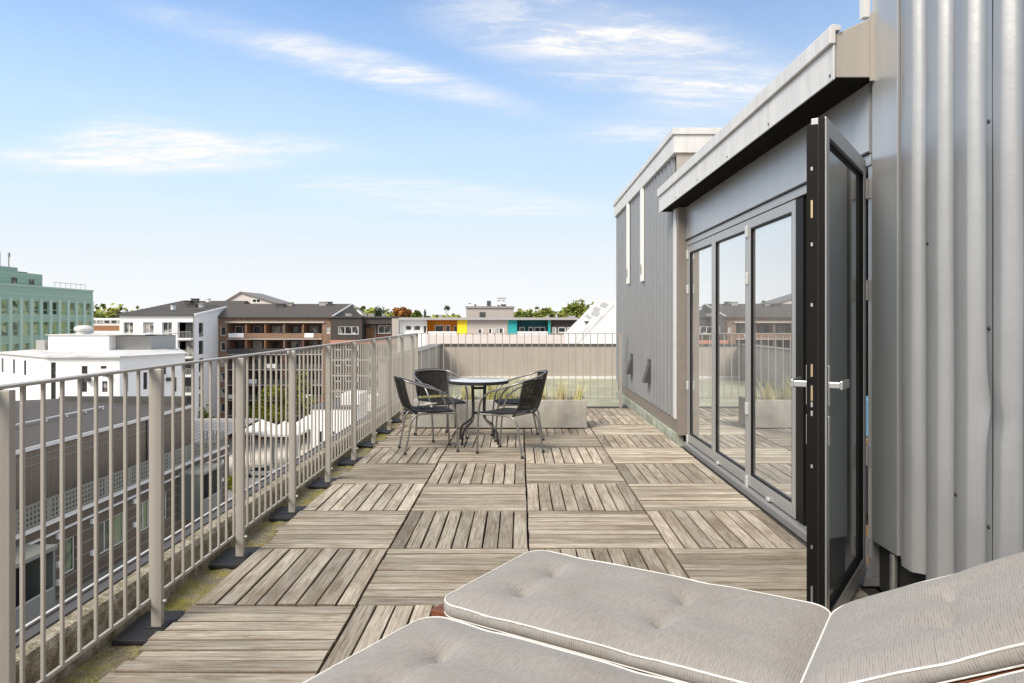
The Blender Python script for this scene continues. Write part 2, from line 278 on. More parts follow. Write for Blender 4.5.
M = dict(
    wood=wood_mat(), fabric=fabric_mat(),
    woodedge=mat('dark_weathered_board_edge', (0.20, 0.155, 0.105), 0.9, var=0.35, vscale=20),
    batten=mat('dark_batten', (0.05, 0.04, 0.03), 0.9),
    membrane=mat('bitumen_membrane', (0.045, 0.04, 0.036), 0.9, var=0.3, bump=0.4, bscale=90),
    moss=mat('moss_on_gravel', (0.24, 0.205, 0.14), 0.95, col2=(0.27, 0.24, 0.055), vscale=5, lo=0.42, hi=0.62, var=0.35, grit=0.6, bump=1.0, bscale=130, bdist=0.012),
    mossconc=mat('mossy_concrete', (0.36, 0.32, 0.25), 0.95, col2=(0.15, 0.13, 0.075), vscale=16, lo=0.40, hi=0.66, var=0.3, grit=0.45, bump=0.8, bscale=90, bdist=0.008),
    flash=mat('purple_grey_flashing', (0.088, 0.08, 0.076), 0.55, 0.2, var=0.15),
    flashpale=mat('pale_flashing_edge', (0.55, 0.53, 0.52), 0.5, var=0.1),
    rail=mat('beige_grey_painted_steel', (0.355, 0.33, 0.29), 0.45, var=0.05, vscale=3, streak=0.05),
    rubber=mat('black_rubber', (0.022, 0.022, 0.024), 0.55, var=0.3, bump=0.2),
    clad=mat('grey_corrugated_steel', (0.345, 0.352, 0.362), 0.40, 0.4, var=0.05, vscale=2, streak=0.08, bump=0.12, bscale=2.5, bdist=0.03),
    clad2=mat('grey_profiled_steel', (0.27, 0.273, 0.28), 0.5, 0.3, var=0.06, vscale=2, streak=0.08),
    panel=mat('smooth_grey_sheet', (0.455, 0.458, 0.462), 0.32, 0.5, var=0.03, vscale=1.0, streak=0.06, bump=0.08, bscale=3, bdist=0.02),
    fascia=mat('pale_fascia_sheet', (0.66, 0.65, 0.635), 0.5, 0.15, var=0.06, vscale=2, streak=0.12),
    beige=mat('beige_sheet', (0.42, 0.385, 0.34), 0.5, 0.2, var=0.06, vscale=2, streak=0.06),
    brownsheet=mat('brown_grey_sheet', (0.22, 0.19, 0.165), 0.5, 0.2, var=0.1),
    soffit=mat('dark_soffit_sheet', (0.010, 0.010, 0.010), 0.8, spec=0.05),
    core=mat('dark_plinth', (0.03, 0.03, 0.032), 0.6, var=0.2),
    alu=mat('grey_aluminium', (0.42, 0.42, 0.42), 0.38, 0.5, var=0.04),
    alulight=mat('light_aluminium', (0.62, 0.62, 0.61), 0.35, 0.4),
    blackalu=mat('black_aluminium', (0.008, 0.008, 0.008), 0.45, spec=0.12, var=0.1),
    chrome=mat('satin_metal', (0.55, 0.55, 0.54), 0.28, 0.8),
    brass=mat('brass_lock', (0.55, 0.42, 0.25), 0.35, 0.8),
    glass=glass_mat('door_glass', (0.72, 0.78, 0.76), 0.68, 1.0),
    leafglass=glass_mat('tinted_door_glass', (0.40, 0.50, 0.54), 0.22, 0.85, 0.0, 0.07),
    conc=mat('pale_concrete', (0.47, 0.46, 0.43), 0.85, col2=(0.33, 0.315, 0.275), vscale=3, var=0.15, bump=0.25, bscale=60, streak=0.12),
    greenconc=mat('greenish_concrete', (0.38, 0.42, 0.35), 0.9, col2=(0.22, 0.22, 0.17), vscale=6, var=0.2, bump=0.3),
    soil=mat('planter_soil', (0.05, 0.035, 0.025), 0.95, bump=0.6),
    steel=mat('grey_tube_steel', (0.26, 0.25, 0.24), 0.36, 0.75, var=0.08),
    darksteel=mat('dark_tube_steel', (0.035, 0.033, 0.032), 0.35, 0.4, var=0.1),
    weave=mat('black_plastic_weave', (0.018, 0.0165, 0.0155), 0.6, var=0.5, vscale=40, bump=0.8, bscale=120, bdist=0.006, spec=0.25),
    tabletop=mat('table_glass_top', (0.55, 0.57, 0.57), 0.08, var=0.05, spec=0.8),
    button=mat('grey_fabric_button', (0.24, 0.225, 0.21), 0.9, var=0.2, vscale=60),
    redwood=mat('oiled_red_wood', (0.15, 0.048, 0.018), 0.5, var=0.35, vscale=8, stretch=(1, 8, 8), bump=0.2),
    darkwood=mat('dark_red_wood', (0.10, 0.035, 0.02), 0.55, var=0.3, vscale=8, stretch=(1, 8, 8)),
    piping=mat('white_piping', (0.68, 0.665, 0.63), 0.8, var=0.05),
    cloth=mat('pale_cloth', (0.6, 0.57, 0.52), 0.9, var=0.2, vscale=20),
    grassleaf=mat('straw_green_grass', (0.40, 0.40, 0.11), 0.8, island=0.4, col2=(0.58, 0.50, 0.25), vscale=3),
    floorwood=mat('oak_floor', (0.30, 0.19, 0.10), 0.4, var=0.25, stretch=(1, 8, 1)),
    inwall=mat('dim_interior_wall', (0.30, 0.27, 0.23), 0.8),
    blue=mat('light_blue_fabric', (0.18, 0.38, 0.60), 0.8),
    # far setting
    ground=mat('paved_ground', (0.36, 0.34, 0.31), 0.9, col2=(0.26, 0.25, 0.23), vscale=0.08, var=0.1),
    roofmoss=mat('mossy_roof', (0.27, 0.265, 0.20), 0.95, col2=(0.36, 0.36, 0.25), vscale=1.2, var=0.25, bump=0.3, bscale=40),
    wallbeige=seam_mat('beige_wall_panels', (0.40, 0.35, 0.31), (0.29, 0.255, 0.225), 0.6, 0.014, 'X', 0.6, 0.05),
    white=mat('white_render', (0.80, 0.79, 0.775), 0.85, var=0.02, vscale=0.3),
    whiteroof=mat('pale_metal_roof', (0.58, 0.575, 0.56), 0.7, col2=(0.42, 0.415, 0.40), vscale=0.5, lo=0.5, hi=0.7, var=0.12),
    greytrim=mat('grey_trim', (0.36, 0.355, 0.34), 0.7),
    greenpanel=seam_mat('green_glass_panels', (0.29, 0.42, 0.335), (0.36, 0.49, 0.40), 1.1, 0.1, 'Z', 0.3, 0.1),
    greenlight=mat('pale_green_mullion', (0.38, 0.51, 0.42), 0.5, var=0.06, vscale=0.5),
    darkroof=mat('dark_roof_felt', (0.09, 0.085, 0.08), 0.9, spec=0.1, var=0.18, vscale=0.6),
    seamroof=seam_mat('standing_seam_roof', (0.085, 0.075, 0.067), (0.12, 0.108, 0.096), 0.6, 0.08, 'X', 0.6),
    darkclad=seam_mat('dark_brown_grey_cladding', (0.12, 0.094, 0.07), (0.36, 0.33, 0.29), 0.62, 0.03, 'Z'),
    darkwall=seam_mat('brown_grey_wall', (0.20, 0.16, 0.12), (0.25, 0.205, 0.155), 0.45, 0.03, 'Y'),
    screen=mat('grey_green_screen', (0.20, 0.205, 0.175), 0.6, var=0.1),
    palepipe=mat('pale_pipe', (0.66, 0.645, 0.62), 0.5),
    boxgreen=mat('grey_green_panel', (0.15, 0.165, 0.15), 0.5, var=0.1, vscale=0.5),
    brick=mat('brown_brick', (0.20, 0.125, 0.085), 0.9, var=0.25, vscale=1.5, col2=(0.26, 0.165, 0.115)),
    redbrown=mat('red_brown_panel', (0.16, 0.07, 0.048), 0.7, var=0.25, vscale=0.8),
    orangewood=mat('orange_wood', (0.27, 0.135, 0.065), 0.8, var=0.2),
    charcoal=mat('charcoal_brick', (0.055, 0.047, 0.043), 0.9, var=0.2, vscale=1.5),
    midgrey=mat('mid_grey_render', (0.27, 0.255, 0.24), 0.85, var=0.08, vscale=0.4),
    greybeige=mat('grey_beige_render', (0.42, 0.38, 0.34), 0.85, var=0.06, vscale=0.5, streak=0.06),
    pink=mat('pale_pinkish_render', (0.62, 0.55, 0.52), 0.85, var=0.05, vscale=0.3),
    salmon=mat('salmon_band', (0.45, 0.20, 0.14), 0.8, var=0.1),
    orange=mat('orange_render', (0.72, 0.27, 0.02), 0.8, var=0.06),
    yellow=mat('yellow_render', (0.85, 0.62, 0.02), 0.8, var=0.04),
    teal=mat('teal_render', (0.02, 0.32, 0.33), 0.8, var=0.06),
    darkteal=mat('dark_teal_render', (0.012, 0.10, 0.11), 0.8, var=0.06),
    frame=mat('white_window_frame', (0.78, 0.78, 0.76), 0.5),
    framedark=mat('dark_window_frame', (0.06, 0.058, 0.055), 0.5),
    pane=pane_mat('far_window_pane', (0.025, 0.027, 0.028), (0.42, 0.40, 0.36), 0.86),
    panegreen=pane_mat('green_building_pane', (0.03, 0.055, 0.03), (0.30, 0.36, 0.17), 0.66),
    panefac=pane_mat('facade_pane', (0.035, 0.06, 0.035), (0.16, 0.20, 0.11), 0.8),
    canvas=mat('white_canvas', (0.80, 0.79, 0.76), 0.9, var=0.04),
    ribroof=seam_mat('ribbed_pale_roof', (0.52, 0.49, 0.46), (0.30, 0.28, 0.27), 1.0, 0.22, 'X', 0.7, 0.05),
    paving=mat('pale_paving', (0.62, 0.575, 0.52), 0.9, var=0.08, vscale=0.5),
    bark=mat('tree_bark', (0.075, 0.055, 0.04), 0.95, var=0.2),
    carpaint=mat('pale_car_paint', (0.7, 0.7, 0.69), 0.3), tyre=mat('tyre_rubber', (0.02, 0.02, 0.02), 0.8), carglass=mat('car_glass', (0.015, 0.017, 0.02), 0.08),
)
def open_weave(m, share):
    t = m.node_tree; b = t.nodes['Principled BSDF']; o = t.nodes['Material Output']
    tcn = t.nodes.new('ShaderNodeTexCoord'); v = t.nodes.new('ShaderNodeTexVoronoi'); v.inputs['Scale'].default_value = 190; t.links.new(tcn.outputs['Object'], v.inputs['Vector'])
    l = t.nodes.new('ShaderNodeMath'); l.operation = 'LESS_THAN'; t.links.new(v.outputs['Distance'], l.inputs[0]); l.inputs[1].default_value = share
    tr = t.nodes.new('ShaderNodeBsdfTransparent'); ms = t.nodes.new('ShaderNodeMixShader')
    t.links.new(l.outputs[0], ms.inputs[0]); t.links.new(b.outputs[0], ms.inputs[1]); t.links.new(tr.outputs[0], ms.inputs[2]); t.links.new(ms.outputs[0], o.inputs[0])
M['openweave'] = mat('open_black_weave', (0.018, 0.0165, 0.0155), 0.6, var=0.5, vscale=40, spec=0.25)
open_weave(M['openweave'], 0.37)
def leafmat(name, c, c2):
    return mat(name, c, 0.85, island=0.5, col2=c2, vscale=0.35, lo=0.38, hi=0.62, spec=0.2)
M['leaf_green'] = leafmat('green_leaves', (0.07, 0.105, 0.022), (0.14, 0.165, 0.03))
M['leaf_mid'] = leafmat('mid_green_leaves', (0.12, 0.16, 0.03), (0.21, 0.21, 0.045))
M['leaf_yellow'] = leafmat('yellow_green_leaves', (0.22, 0.21, 0.02), (0.16, 0.19, 0.02))
M['leaf_orange'] = leafmat('orange_leaves', (0.30, 0.12, 0.035), (0.22, 0.10, 0.03))
M['leaf_dark'] = leafmat('dark_green_leaves', (0.03, 0.05, 0.02), (0.05, 0.07, 0.025))

# ------------------------------------------------------------------ builders
ORIG = {}
class MB:
    """collects geometry and links it as one mesh; tf maps (u, d, z) to world"""
    def __init__(s, tf=None):
        s.v = []; s.f = []; s.mi = []; s.tf = tf; s.m = 0; s.uv = {}
    def add(s, vs, fs):
        k = len(s.v)
        s.v += [Vector(s.tf(*p)) if s.tf else Vector(p) for p in vs]
        for f in fs: s.f.append([i + k for i in f]); s.mi.append(s.m)
    def box(s, x0, x1, y0, y1, z0, z1):
        s.add([(x0, y0, z0), (x1, y0, z0), (x1, y1, z0), (x0, y1, z0), (x0, y0, z1), (x1, y0, z1), (x1, y1, z1), (x0, y1, z1)],
              [(0, 3, 2, 1), (4, 5, 6, 7), (0, 1, 5, 4), (1, 2, 6, 5), (2, 3, 7, 6), (3, 0, 4, 7)])
        return s
    def obox(s, c, size, rot):
        m = Matrix.Translation(c) @ rot.to_matrix().to_4x4() if hasattr(rot, 'to_matrix') else Matrix.Translation(c) @ rot
        a, b, d = (q / 2 for q in size)
        pts = [m @ Vector(p) for p in [(-a, -b, -d), (a, -b, -d), (a, b, -d), (-a, b, -d), (-a, -b, d), (a, -b, d), (a, b, d), (-a, b, d)]]
        s.add(pts, [(0, 3, 2, 1), (4, 5, 6, 7), (0, 1, 5, 4), (1, 2, 6, 5), (2, 3, 7, 6), (3, 0, 4, 7)])
        return s
    def poly(s, pts): s.add(pts, [tuple(range(len(pts)))]); return s
    def prism(s, pts, axis, a, b):
        """extrude a polygon given in the two other axes along axis"""
        n = len(pts)
        def p3(p, t):
            return {'x': (t, p[0], p[1]), 'y': (p[0], t, p[1]), 'z': (p[0], p[1], t)}[axis]
        vs = [p3(p, a) for p in pts] + [p3(p, b) for p in pts]
        fs = [tuple(range(n))[::-1], tuple(range(n, 2 * n))] + [(i, (i + 1) % n, n + (i + 1) % n, n + i) for i in range(n)]
        s.add(vs, fs); return s
    def tube(s, pts, r, n=8, cap=True):
        pts = [Vector(p) for p in pts]
        rr = r if isinstance(r, (list, tuple)) else [r] * len(pts)
        up = None; rings = []
        for i, p in enumerate(pts):
            t = (pts[min(i + 1, len(pts) - 1)] - pts[max(i - 1, 0)]).normalized()
            if up is None:
                up = t.orthogonal().normalized()
            up = (up - t * up.dot(t))
            up = up.normalized() if up.length > 1e-6 else t.orthogonal().normalized()
            w = t.cross(up)
            rings.append([p + (up * math.cos(2 * math.pi * k / n) + w * math.sin(2 * math.pi * k / n)) * rr[i] for k in range(n)])
        vs = [q for ring in rings for q in ring]
        fs = []
        for i in range(len(pts) - 1):
            for k in range(n):
                fs.append((i * n + k, i * n + (k + 1) % n, (i + 1) * n + (k + 1) % n, (i + 1) * n + k))
        if cap:
            fs.append(tuple(range(n))[::-1]); fs.append(tuple((len(pts) - 1) * n + k for k in range(n)))
        s.add(vs, fs); return s
    def lathe(s, prof, c=(0, 0, 0), n=32):
        vs = []; fs = []
        for r, z in prof:
            for k in range(n):
                a = 2 * math.pi * k / n
                vs.append((c[0] + r * math.cos(a), c[1] + r * math.sin(a), c[2] + z))
        for i in range(len(prof) - 1):
            for k in range(n):
                fs.append((i * n + k, i * n + (k + 1) % n, (i + 1) * n + (k + 1) % n, (i + 1) * n + k))
        fs.append(tuple(range(n))[::-1]); fs.append(tuple((len(prof) - 1) * n + k for k in range(n)))
        s.add(vs, fs); return s
    def build(s, name, m, parent=None, base=None, smooth=None, bevel=0.0):
        o0 = ORIG[parent.name] if parent else Vector(base if base else (0, 0, 0))
        me = bpy.data.meshes.new(name)
        me.from_pydata([v - o0 for v in s.v], [], s.f)
        for q in (m if isinstance(m, (list, tuple)) else [m]): me.materials.append(M[q] if isinstance(q, str) else q)
        me.polygons.foreach_set('material_index', s.mi)
        import bmesh
        bm = bmesh.new(); bm.from_mesh(me); bmesh.ops.recalc_face_normals(bm, faces=bm.faces); bm.to_mesh(me); bm.free()
        me.update()
        if smooth is not None:
            me.polygons.foreach_set('use_smooth', [True] * len(me.polygons)); me.set_sharp_from_angle(angle=R(smooth))
        o = bpy.data.objects.new(name, me); COL.objects.link(o)
        if parent: o.parent = parent
        else: o.location = o0
        ORIG[o.name] = o0
        if bevel:
            b = o.modifiers.new('edge', 'BEVEL'); b.width = bevel; b.segments = 2; b.limit_method = 'ANGLE'; b.angle_limit = R(40)
        return o
def tag(o, label=None, cat=None, group=None, kind=None):
    for k, v in (('label', label), ('category', cat), ('group', group), ('kind', kind)):
        if v: o[k] = v
    return o
def thing(name, label, cat, loc=(0, 0, 0), group=None, kind=None):
    o = bpy.data.objects.new(name, None); COL.objects.link(o); o.location = loc; o.empty_display_size = 0.1
    ORIG[o.name] = Vector(loc)
    return tag(o, label, cat, group, kind)
def kids(o): return [c for c in bpy.data.objects if c.parent == o]
def copy_tree(o, parent=None):
    c = o.copy(); COL.objects.link(c); c.parent = parent
    ORIG[c.name] = ORIG[o.name]
    for ch in kids(o): copy_tree(ch, c)
    return c
def smooth_path(pts, n=6):
    P = [Vector(p) for p in pts]; out = []
    for i in range(len(P) - 1):
        p0 = P[max(i - 1, 0)]; p1 = P[i]; p2 = P[i + 1]; p3 = P[min(i + 2, len(P) - 1)]
        for k in range(n):
            t = k / n
            out.append(0.5 * ((2 * p1) + (-p0 + p2) * t + (2 * p0 - 5 * p1 + 4 * p2 - p3) * t * t + (-p0 + 3 * p1 - 3 * p2 + p3) * t ** 3))
    out.append(P[-1]); return out
def frame_of(o, du, n):
    """(u, d, z) -> world: u runs along the facade, d goes into the building"""
    o = Vector((o[0], o[1])); du = Vector(du).normalized(); n = Vector(n).normalized()
    return lambda u, d, z: (o.x + du.x * u + n.x * d, o.y + du.y * u + n.y * d, z)
def facade(mb, u0, u1, z0, z1, ops, depth=0.2):
    us = sorted({u0, u1} | {a for o in ops for a in (o[0], o[1])}); zs = sorted({z0, z1} | {a for o in ops for a in (o[2], o[3])})
    for i in range(len(us) - 1):
        for j in range(len(zs) - 1):
            uc = (us[i] + us[i + 1]) / 2; zc_ = (zs[j] + zs[j + 1]) / 2
            if any(o[0] < uc < o[1] and o[2] < zc_ < o[3] for o in ops): continue
            mb.poly([(us[i], 0, zs[j]), (us[i + 1], 0, zs[j]), (us[i + 1], 0, zs[j + 1]), (us[i], 0, zs[j + 1])])
    for a, b, c, d in ops:
        mb.poly([(a, 0, c), (a, depth, c), (a, depth, d), (a, 0, d)]); mb.poly([(b, 0, c), (b, 0, d), (b, depth, d), (b, depth, c)])
        mb.poly([(a, 0, c), (b, 0, c), (b, depth, c), (a, depth, c)]); mb.poly([(a, 0, d), (a, depth, d), (b, depth, d), (b, 0, d)])
def window(parent, tf, u0, u1, z0, z1, d, fmat='frame', pmat='pane', fw=0.09, mull=1, trans=0, label=None):
    mb = MB(tf)
    mb.box(u0, u1, d, d + 0.08, z0, z0 + fw); mb.box(u0, u1, d, d + 0.08, z1 - fw, z1)
    mb.box(u0, u0 + fw, d, d + 0.08, z0 + fw, z1 - fw); mb.box(u1 - fw, u1, d, d + 0.08, z0 + fw, z1 - fw)
    for k in range(mull):
        c = u0 + (u1 - u0) * (k + 1) / (mull + 1); mb.box(c - fw * 0.4, c + fw * 0.4, d + 0.01, d + 0.07, z0 + fw, z1 - fw)
    for k in range(trans):
        c = z0 + (z1 - z0) * (0.36 + 0.3 * k); mb.box(u0 + fw, u1 - fw, d + 0.012, d + 0.068, c - fw * 0.4, c + fw * 0.4)
    w = mb.build('window', fmat, parent)
    if label: w['label'] = label
    MB(tf).box(u0 + fw * 0.5, u1 - fw * 0.5, d + 0.04, d + 0.055, z0 + fw * 0.5, z1 - fw * 0.5).build('pane', pmat, w)
    return w
def at(x, y, D): return Vector(((x - VX) * D / F, D, EYE - (y - VY) * D / F))
def wx(x, D): return (x - VX) * D / F
def wz(y, D): return EYE - (y - VY) * D / F

GZ = -21.0
# ================================================================== the setting
g = MB(); g.poly([(-3000, -400, GZ), (3000, -400, GZ), (3000, 6000, GZ), (-3000, 6000, GZ)])
tag(g.build('ground', 'ground', None, (0, 0, GZ)), kind='structure')
g = MB(); g.poly([(-46, 60, GZ + 0.02), (-14, 60, GZ + 0.02), (-18, 128, GZ + 0.02), (-48, 128, GZ + 0.02)])
tag(g.build('pavement', 'paving', None, (-30, 90, GZ + 0.02)), kind='structure')

# our own terrace: floor slab and the body of the block under it
g = MB(); g.box(-1.83, 1.78, -3.0, 11.05, -0.40, -0.045)
tag(g.build('terrace_floor', 'membrane', None, (0, 4, -0.4)), kind='structure')
t = thing('residential_block', 'mossy flat roof and beige parapet of our own block beyond the back railing', 'building', (0, 12, GZ))
DB = 17.7
mb = MB(); mb.box(-1.83, 9.0, -3, DB + 0.5, GZ, -0.42); mb.build('block_wall', 'greybeige', t)
mb = MB(); mb.poly([(-1.85, 11.06, -0.16), (9, 11.06, -0.16), (9, DB, -0.16), (-1.85, DB, -0.16)])
mb.poly([(-1.85, 11.06, -0.45), (9, 11.06, -0.45), (9, 11.06, -0.16), (-1.85, 11.06, -0.16)]); mb.build('roof', 'roofmoss', t)
mb = MB(); mb.box(-1.97, 9.0, DB, DB + 0.25, -0.3, 0.66); mb.build('back_parapet', 'wallbeige', t)
mb = MB(); mb.box(-2.02, 9.0, DB - 0.03, DB + 0.28, 0.662, 0.70); mb.build('coping', 'darkroof', t)
mb = MB(); mb.box(-1.97, 9.0, DB - 0.05, DB - 0.003, -0.159, -0.10); mb.build('wall_flashing', 'palepipe', t)
mb = MB(); mb.box(-2.20, -1.975, 11.06, DB + 0.25, -0.5, 0.655); mb.build('side_parapet', 'beige', t)
mb = MB(); mb.box(-2.24, -1.94, 11.04, DB + 0.27, 0.657, 0.695); mb.build('coping', 'brownsheet', t)

# moss strip and concrete kerb along the railing
def sheet(name, m, x0, x1, y0, y1, z, nx, ny, amp, seed):
    random.seed(seed); mb = MB(); vs = []; fs = []
    for j in range(ny + 1):
        for i in range(nx + 1):
            vs.append((x0 + (x1 - x0) * i / nx, y0 + (y1 - y0) * j / ny, z + random.uniform(0, amp)))
    for j in range(ny):
        for i in range(nx):
            a = j * (nx + 1) + i; fs.append((a, a + 1, a + nx + 2, a + nx + 1))
    mb.add(vs, fs); return mb.build(name, m, None, (x0, y0, z), smooth=60)
tag(sheet('moss', 'moss', -1.71, -1.40, -1.0, 11.0, -0.043, 14, 520, 0.012, 4), 'moss and grit strip on the roof edge between railing and wooden tiles', 'moss', None, 'stuff')
t = thing('parapet_kerb', 'mossy concrete parapet kerb with purple grey metal flashing outside the railing', 'parapet', (-1.78, 5, -0.4))
random.seed(8)
mb = MB(); mb.prism([(-1.825, -0.4), (-1.825, 0.130), (-1.775, 0.140), (-1.715, 0.135), (-1.70, 0.11), (-1.695, -0.4)], 'y', -1.0, 11.04); mb.build('kerb', 'mossconc', t)
mb = MB(); mb.box(-1.838, -1.778, -1.0, 11.06, 0.141, 0.147); mb.box(-1.846, -1.838, -1.0, 11.06, -0.25, 0.149); mb.build('flashing', 'flash', t)
mb = MB(); mb.box(-1.852, -1.840, -1.0, 11.06, 0.150, 0.158); mb.build('flashing_edge', 'flashpale', t)

# ------------------------------------------------------------------ penthouse on the right
pt = thing('rooftop_penthouse', 'grey metal clad penthouse with canopy and folding glass doors along the deck', 'building', (1.75, 5.5, 0))
def corrugated(y0, y1, z0, z1, xv, xc, pitch, phase, name, m, dents=()):
    """profile steel sheet: flat crests towards -X, narrow rounded valleys"""
    prof = []
    n = int((y1 - y0) / pitch) + 3
    k0 = math.floor((y0 - phase) / pitch) - 1
    for k in range(k0, k0 + n + 2):
        c = phase + k * pitch
        for a, h in ((-0.16, 0.05), (-0.12, 0.0), (0.0, 0.0), (0.12, 0.05), (0.20, 0.45), (0.27, 0.9), (0.33, 1.0), (0.52, 0.985), (0.71, 1.0), (0.76, 0.9), (0.80, 0.55)):
            prof.append((c + a * pitch, xv + (xc - xv) * h))
    prof = [p for p in sorted(prof) if y0 <= p[0] <= y1]
    prof = [(y0, prof[0][1])] + prof + [(y1, prof[-1][1])]
    mb = MB(); vs = []; fs = []; nz = 70 if dents else 1
    for y, x in prof:
        for k in range(nz + 1):
            z = z0 + (z1 - z0) * k / nz; dx = 0.0
            for dy_, dz_, ry, rz, a in dents: dx += a * math.exp(-((y - dy_) / ry) ** 2 - ((z - dz_) / rz) ** 2)
            if dents: dx += 0.0012 * math.sin(z * 3.1 + y * 4) + 0.0008 * math.sin(z * 7.3 - y * 9)
            vs.append((x + dx, y, z))
    for i in range(len(prof) - 1):
        for k in range(nz): fs.append((i * (nz + 1) + k, (i + 1) * (nz + 1) + k, (i + 1) * (nz + 1) + k + 1, i * (nz + 1) + k + 1))
    mb.add(vs, fs)
    o = mb.build(name, m, pt, smooth=50)
    return o
mb = MB(); mb.box(1.795, 5.5, -3.0, 3.54, -0.04, 3.75); mb.build('wall_core', 'core', pt)
corrugated(-3.0, 3.255, 0.205, 3.75, 1.75, 1.703, 0.192, 3.03, 'corrugated_wall', 'clad', ((2.62, 0.98, .045, .09, .022), (2.53, 0.94, .03, .05, .012), (2.63, 1.12, .03, .12, .008)))
mb = MB(); mb.box(1.7012, 1.7032, 2.553, 2.5562, 0.22, 3.7); mb.build('sheet_joint', 'core', pt)
mb = MB(); mb.box(1.735, 1.79, 3.262, 3.495, 0.215, 3.75); mb.build('corner_panel', 'panel', pt, bevel=0.003)
mb = MB(); mb.box(1.70, 1.735, 3.51, 3.55, 2.80, 3.75); mb.build('corner_trim', 'fascia', pt)
mb = MB(); mb.tube([(1.755, 3.33, -0.03), (1.755, 3.33, 0.205)], 0.018, 12); mb.build('drain_pipe', 'chrome', pt, smooth=40)
for D, z in ((2.575, 2.02), (2.575, 1.27), (2.382, 1.26), (2.382, 2.07), (2.96, 1.62), (2.77, 0.62), (2.575, 0.55), (2.19, 2.02), (2.19, 1.26)):
    MB(lambda u, d, zz: (1.7035 - zz, D + u, z + d)).lathe([(0.0, 0), (0.008, 0.0002), (0.008, 0.003), (0.005, 0.0065), (0.002, 0.007)], n=10).build('screw', 'core', pt, smooth=50)
# far corrugated volume
mb = MB(); mb.box(1.735, 5.5, 7.56, 12.2, -0.04, 3.07); mb.build('wall_core', 'core', pt)
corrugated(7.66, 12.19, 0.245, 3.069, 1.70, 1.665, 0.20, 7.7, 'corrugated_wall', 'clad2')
mb = MB(); mb.box(1.665, 1.70, 12.192, 12.24, 0.245, 3.069); mb.box(1.70, 5.5, 12.202, 12.24, -0.04, 3.069); mb.build('end_sheet', 'panel', pt)
mb = MB(); mb.box(1.69, 1.7345, 7.56, 12.2, 0.09, 0.31); mb.build('skirting', 'brownsheet', pt)
mb = MB(); mb.box(1.665, 1.7345, 7.50, 12.22, -0.04, 0.088); mb.build('plinth', 'greenconc', pt, bevel=0.006)
mb = MB(); mb.box(1.655, 1.70, 7.532, 7.655, 0.247, 2.485); mb.build('corner_trim', 'fascia', pt, bevel=0.002)
mb = MB(); mb.box(1.665, 1.80, 7.445, 7.53, 0.09, 2.485); mb.build('jamb_panel', 'brownsheet', pt, bevel=0.002)
mb = MB(); mb.box(1.67, 5.5, 7.54, 7.557, 2.83, 3.07); mb.build('front_sheet', 'beige', pt)
mb = MB(); mb.box(1.635, 5.5, 7.51, 12.27, 3.072, 3.26); mb.build('cornice', 'fascia', pt, bevel=0.004)
mb = MB(); mb.box(1.615, 5.5, 7.49, 12.29, 3.262, 3.33); mb.build('cornice_cap', 'fascia', pt, bevel=0.004)
for D, zb in ((10.72, 1.85), (9.48, 1.82)):
    w = 0.17
    mb = MB(); mb.box(1.638, 1.667, D, D + w, zb, 3.07); d = mb.build('duct_cover', 'frame', pt, bevel=0.003)
    mb = MB()
    mb.add([(1.634, D + w / 2 + 0.045 * math.cos(a * math.pi / 8), zb + 0.16 + 0.075 * math.sin(a * math.pi / 8)) for a in range(16)] +
           [(1.6375, D + w / 2 + 0.045 * math.cos(a * math.pi / 8), zb + 0.16 + 0.075 * math.sin(a * math.pi / 8)) for a in range(16)],
           [tuple(range(16))] + [(i, (i + 1) % 16, 16 + (i + 1) % 16, 16 + i) for i in range(16)])
    mb.build('air_slot', 'midgrey', d)
for D in (10.45, 9.02):
    mb = MB(); z = 0.50
    mb.add([(1.662, D, z), (1.662, D + 0.16, z), (1.662, D + 0.16, z + 0.25), (1.662, D, z + 0.25), (1.58, D, z), (1.58, D + 0.16, z), (1.645, D + 0.16, z + 0.22), (1.645, D, z + 0.22)],
           [(0, 1, 2, 3), (4, 5, 6, 7), (0, 1, 5, 4), (1, 2, 6, 5), (2, 3, 7, 6), (3, 0, 4, 7)])
    h = mb.build('vent_hood', 'framedark', pt); MB().box(1.655, 1.663, D - 0.02, D + 0.18, z + 0.0, z + 0.30).build('back_plate', 'framedark', h)
# canopy
mb = MB(); mb.prism([(1.545, 2.49), (1.545, 2.70), (1.742, 2.79), (1.742, 2.49)], 'y', 3.48, 7.80); cn = mb.build('canopy', 'beige', pt, bevel=0.003)
mb = MB(); mb.prism([(1.7425, 2.49), (1.7425, 2.79), (2.2, 2.84), (5.5, 2.86), (5.5, 2.49)], 'y', 3.545, 7.535); mb.build('roof', 'beige', pt)
for k in range(5):
    a = 3.472 + k * 0.868
    mb = MB(); mb.box(1.535, 1.5435, a, a + 0.865, 2.478, 2.648); f = mb.build('fascia_panel', 'fascia', cn, bevel=0.0015)
    for q in (a + 0.03, ):
        MB().box(1.5315, 1.5345, q, q + 0.012, 2.50, 2.512).build('screw', 'core', cn)
mb = MB(); mb.prism([(1.515, 2.652), (1.515, 2.735), (1.53, 2.745), (1.57, 2.74), (1.57, 2.715), (1.543, 2.715), (1.543, 2.652)], 'y', 3.465, 7.82); mb.build('roof_edge', 'fascia', cn, bevel=0.002)
mb = MB(); mb.box(1.715, 1.741, 3.466, 3.479, 2.47, 2.80); mb.build('end_strip', 'beige', cn)
mb = MB(); mb.box(1.7455, 1.80, 3.545, 7.443, 2.135, 2.489); mb.build('door_header', 'panel', pt)
mb = MB(); mb.box(1.738, 1.7452, 3.545, 7.443, 2.132, 2.142); mb.build('drip_edge', 'core', pt)
